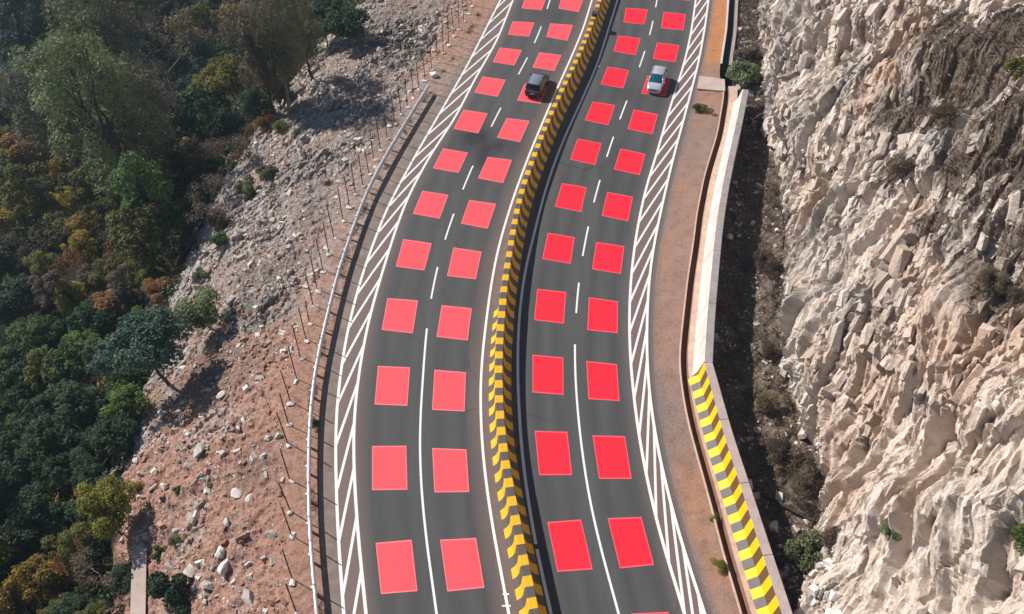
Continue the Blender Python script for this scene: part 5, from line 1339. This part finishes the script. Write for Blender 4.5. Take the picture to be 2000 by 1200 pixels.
    for s in (-1, 1):
        mb = MB(); mb.grid([[(s * hw * a, yr + b_ , z) for a, b_ in ((0.48, -0.012), (0.80, 0.02), (0.965, 0.16), (0.99, 0.34))] for z in (zs_r - 0.17, zs_r - 0.08, zs_r + 0.02)]); o = mb.build('tail_light', TAIL, t, True)
        mb = MB(); mb.grid([[(s * hw * a, yf - b_, z) for a, b_ in ((0.50, 0.0), (0.78, 0.09), (0.93, 0.30), (0.965, 0.52))] for z in (zs_f - 0.13, zs_f - 0.03, zs_f + 0.045)]); mb.build('headlight', HEADL, t, True)
    mb = MB(); mb.box(-0.24, 0.24, yr - 0.035, yr + 0.01, 0.62 if rearlights else 0.5, 0.76 if rearlights else 0.63); mb.build('number_plate', PLATE, t)
    mb = MB(); mb.box(-0.22, 0.22, yf - 0.01, yf + 0.035, 0.40, 0.52); mb.build('number_plate', PLATE, t)
    mb = MB(); mb.box(-hw * 0.42, hw * 0.42, yf - 0.03, yf + 0.02, 0.56, 0.70); mb.build('grille', TRIM, t)
    for ya, d in ((yr, -1), (yf, 1)):
        mb = MB(); w = hw * 0.93
        mb.grid([[(w * a, ya + d * (0.055 - 0.30 * abs(a) ** 3), z) for a in np.linspace(-1, 1, 11)] for z in (0.24, 0.36, 0.44)]); mb.grid([[(w * a, ya + d * (b_ - 0.30 * abs(a) ** 3), 0.44) for a in np.linspace(-1, 1, 11)] for b_ in (0.055, -0.10)])
        mb.build('bumper', TRIM if rearlights else body, t, True)
    mb = MB(); mb.box(-hw * 0.8, hw * 0.8, yr + 0.2, yf - 0.2, 0.16, 0.30); mb.build('underbody', TRIM, t)
    if rearlights:
        mb = MB(); ys_, zs_ = cab[1][0], cab[1][2]
        mb.grid([[(-hw * 0.70, ys_ + 0.05, zs_ + 0.03), (hw * 0.70, ys_ + 0.05, zs_ + 0.03)], [(-hw * 0.68, ys_ - 0.20, zs_ + 0.02), (hw * 0.68, ys_ - 0.20, zs_ + 0.02)], [(-hw * 0.68, ys_ - 0.20, zs_ - 0.03), (hw * 0.68, ys_ - 0.20, zs_ - 0.03)]]); mb.build('spoiler', TRIM, t)
        mb = MB(); mb.box(-hw * 0.62, hw * 0.62, yr - 0.03, yr + 0.02, zs_r - 0.02, zs_r + 0.02); mb.build('chrome_strip', CHROME, t)
    return t
x, y = U1(1039, 194); a = heading(XDC_L, y + 2); a2 = heading(XLM, y + 2)
car('sport_utility_car', 'dark grey sport utility car with silvery roof driving away beside the median barrier',
    [(-2.28, 0.86, 0.40, 0.82, 0.92), (-2.16, 0.95, 0.30, 0.98, 1.06), (-1.4, 1.0, 0.24, 1.02, 1.08), (0, 1.0, 0.24, 1.0, 1.06), (0.85, 1.0, 0.24, 0.98, 1.04), (1.6, 0.97, 0.26, 0.92, 0.99), (2.1, 0.90, 0.32, 0.82, 0.90), (2.28, 0.80, 0.42, 0.72, 0.78)],
    [(-2.12, 1.04, 1.06, 0.86, 0.90), (-1.78, 1.06, 1.60, 0.74, 0.92), (-0.5, 1.06, 1.68, 0.77, 0.94), (0.35, 1.05, 1.62, 0.76, 0.94), (1.15, 1.02, 1.04, 0.84, 0.90)], 1.90,
    paint('dark_grey_maroon_reflection', (0.060, 0.036, 0.044), 0.3), paint('silver_roof_paint', (0.36, 0.37, 0.42), 0.5), GLASS, True,  # maroon reflection on the sides mixed into the dark grey body colour
    (x + 1.9 * math.sin(a2), y + 1.9 * math.cos(a2), 0.008), -a2, True)
x, y = U1(1275, 186); a2 = heading(XDC_R, y + 2)
car('family_car', 'silver-white family car with teal windscreen coming down the right carriageway', 
    [(-2.15, 0.84, 0.42, 0.80, 0.88), (-2.05, 0.93, 0.30, 0.90, 1.0), (-1.3, 0.99, 0.24, 0.95, 1.02), (0, 1.0, 0.22, 0.94, 1.0), (0.8, 1.0, 0.22, 0.92, 0.98), (1.5, 0.96, 0.24, 0.84, 0.93), (1.98, 0.88, 0.30, 0.74, 0.83), (2.15, 0.74, 0.42, 0.64, 0.70)],
    [(-2.02, 1.0, 1.02, 0.84, 0.90), (-1.72, 1.0, 1.48, 0.76, 0.92), (-0.5, 1.0, 1.55, 0.78, 0.94), (0.15, 0.99, 1.50, 0.76, 0.94), (1.10, 0.97, 0.985, 0.84, 0.90)], 1.76,
    paint('silver_white_paint', (0.62, 0.63, 0.68), 0.35), paint('silver_white_roof', (0.58, 0.59, 0.64), 0.35), GLASS_B, False,
    (x + 1.8 * math.sin(a2), y + 1.8 * math.cos(a2), 0.008), math.pi - a2, False)

# ------------------------------------------------------------------ thin haze in the air of the valley
hm = bpy.data.materials.new('haze'); hm.use_nodes = True
hn = hm.node_tree.nodes; hn.remove(hn['Principled BSDF'])
pv = hn.new('ShaderNodeVolumePrincipled'); pv.inputs['Color'].default_value = (0.62, 0.82, 1.0, 1); pv.inputs['Density'].default_value = 0.00028; pv.inputs['Anisotropy'].default_value = 0.2
hm.node_tree.links.new(pv.outputs[0], hn['Material Output'].inputs['Volume'])
mb = MB(); mb.box(-190, 160, -40, 260, -48, 82)
tag(mb.build('haze', hm), 'thin pale haze in the air over the valley', 'haze', None, 'stuff')
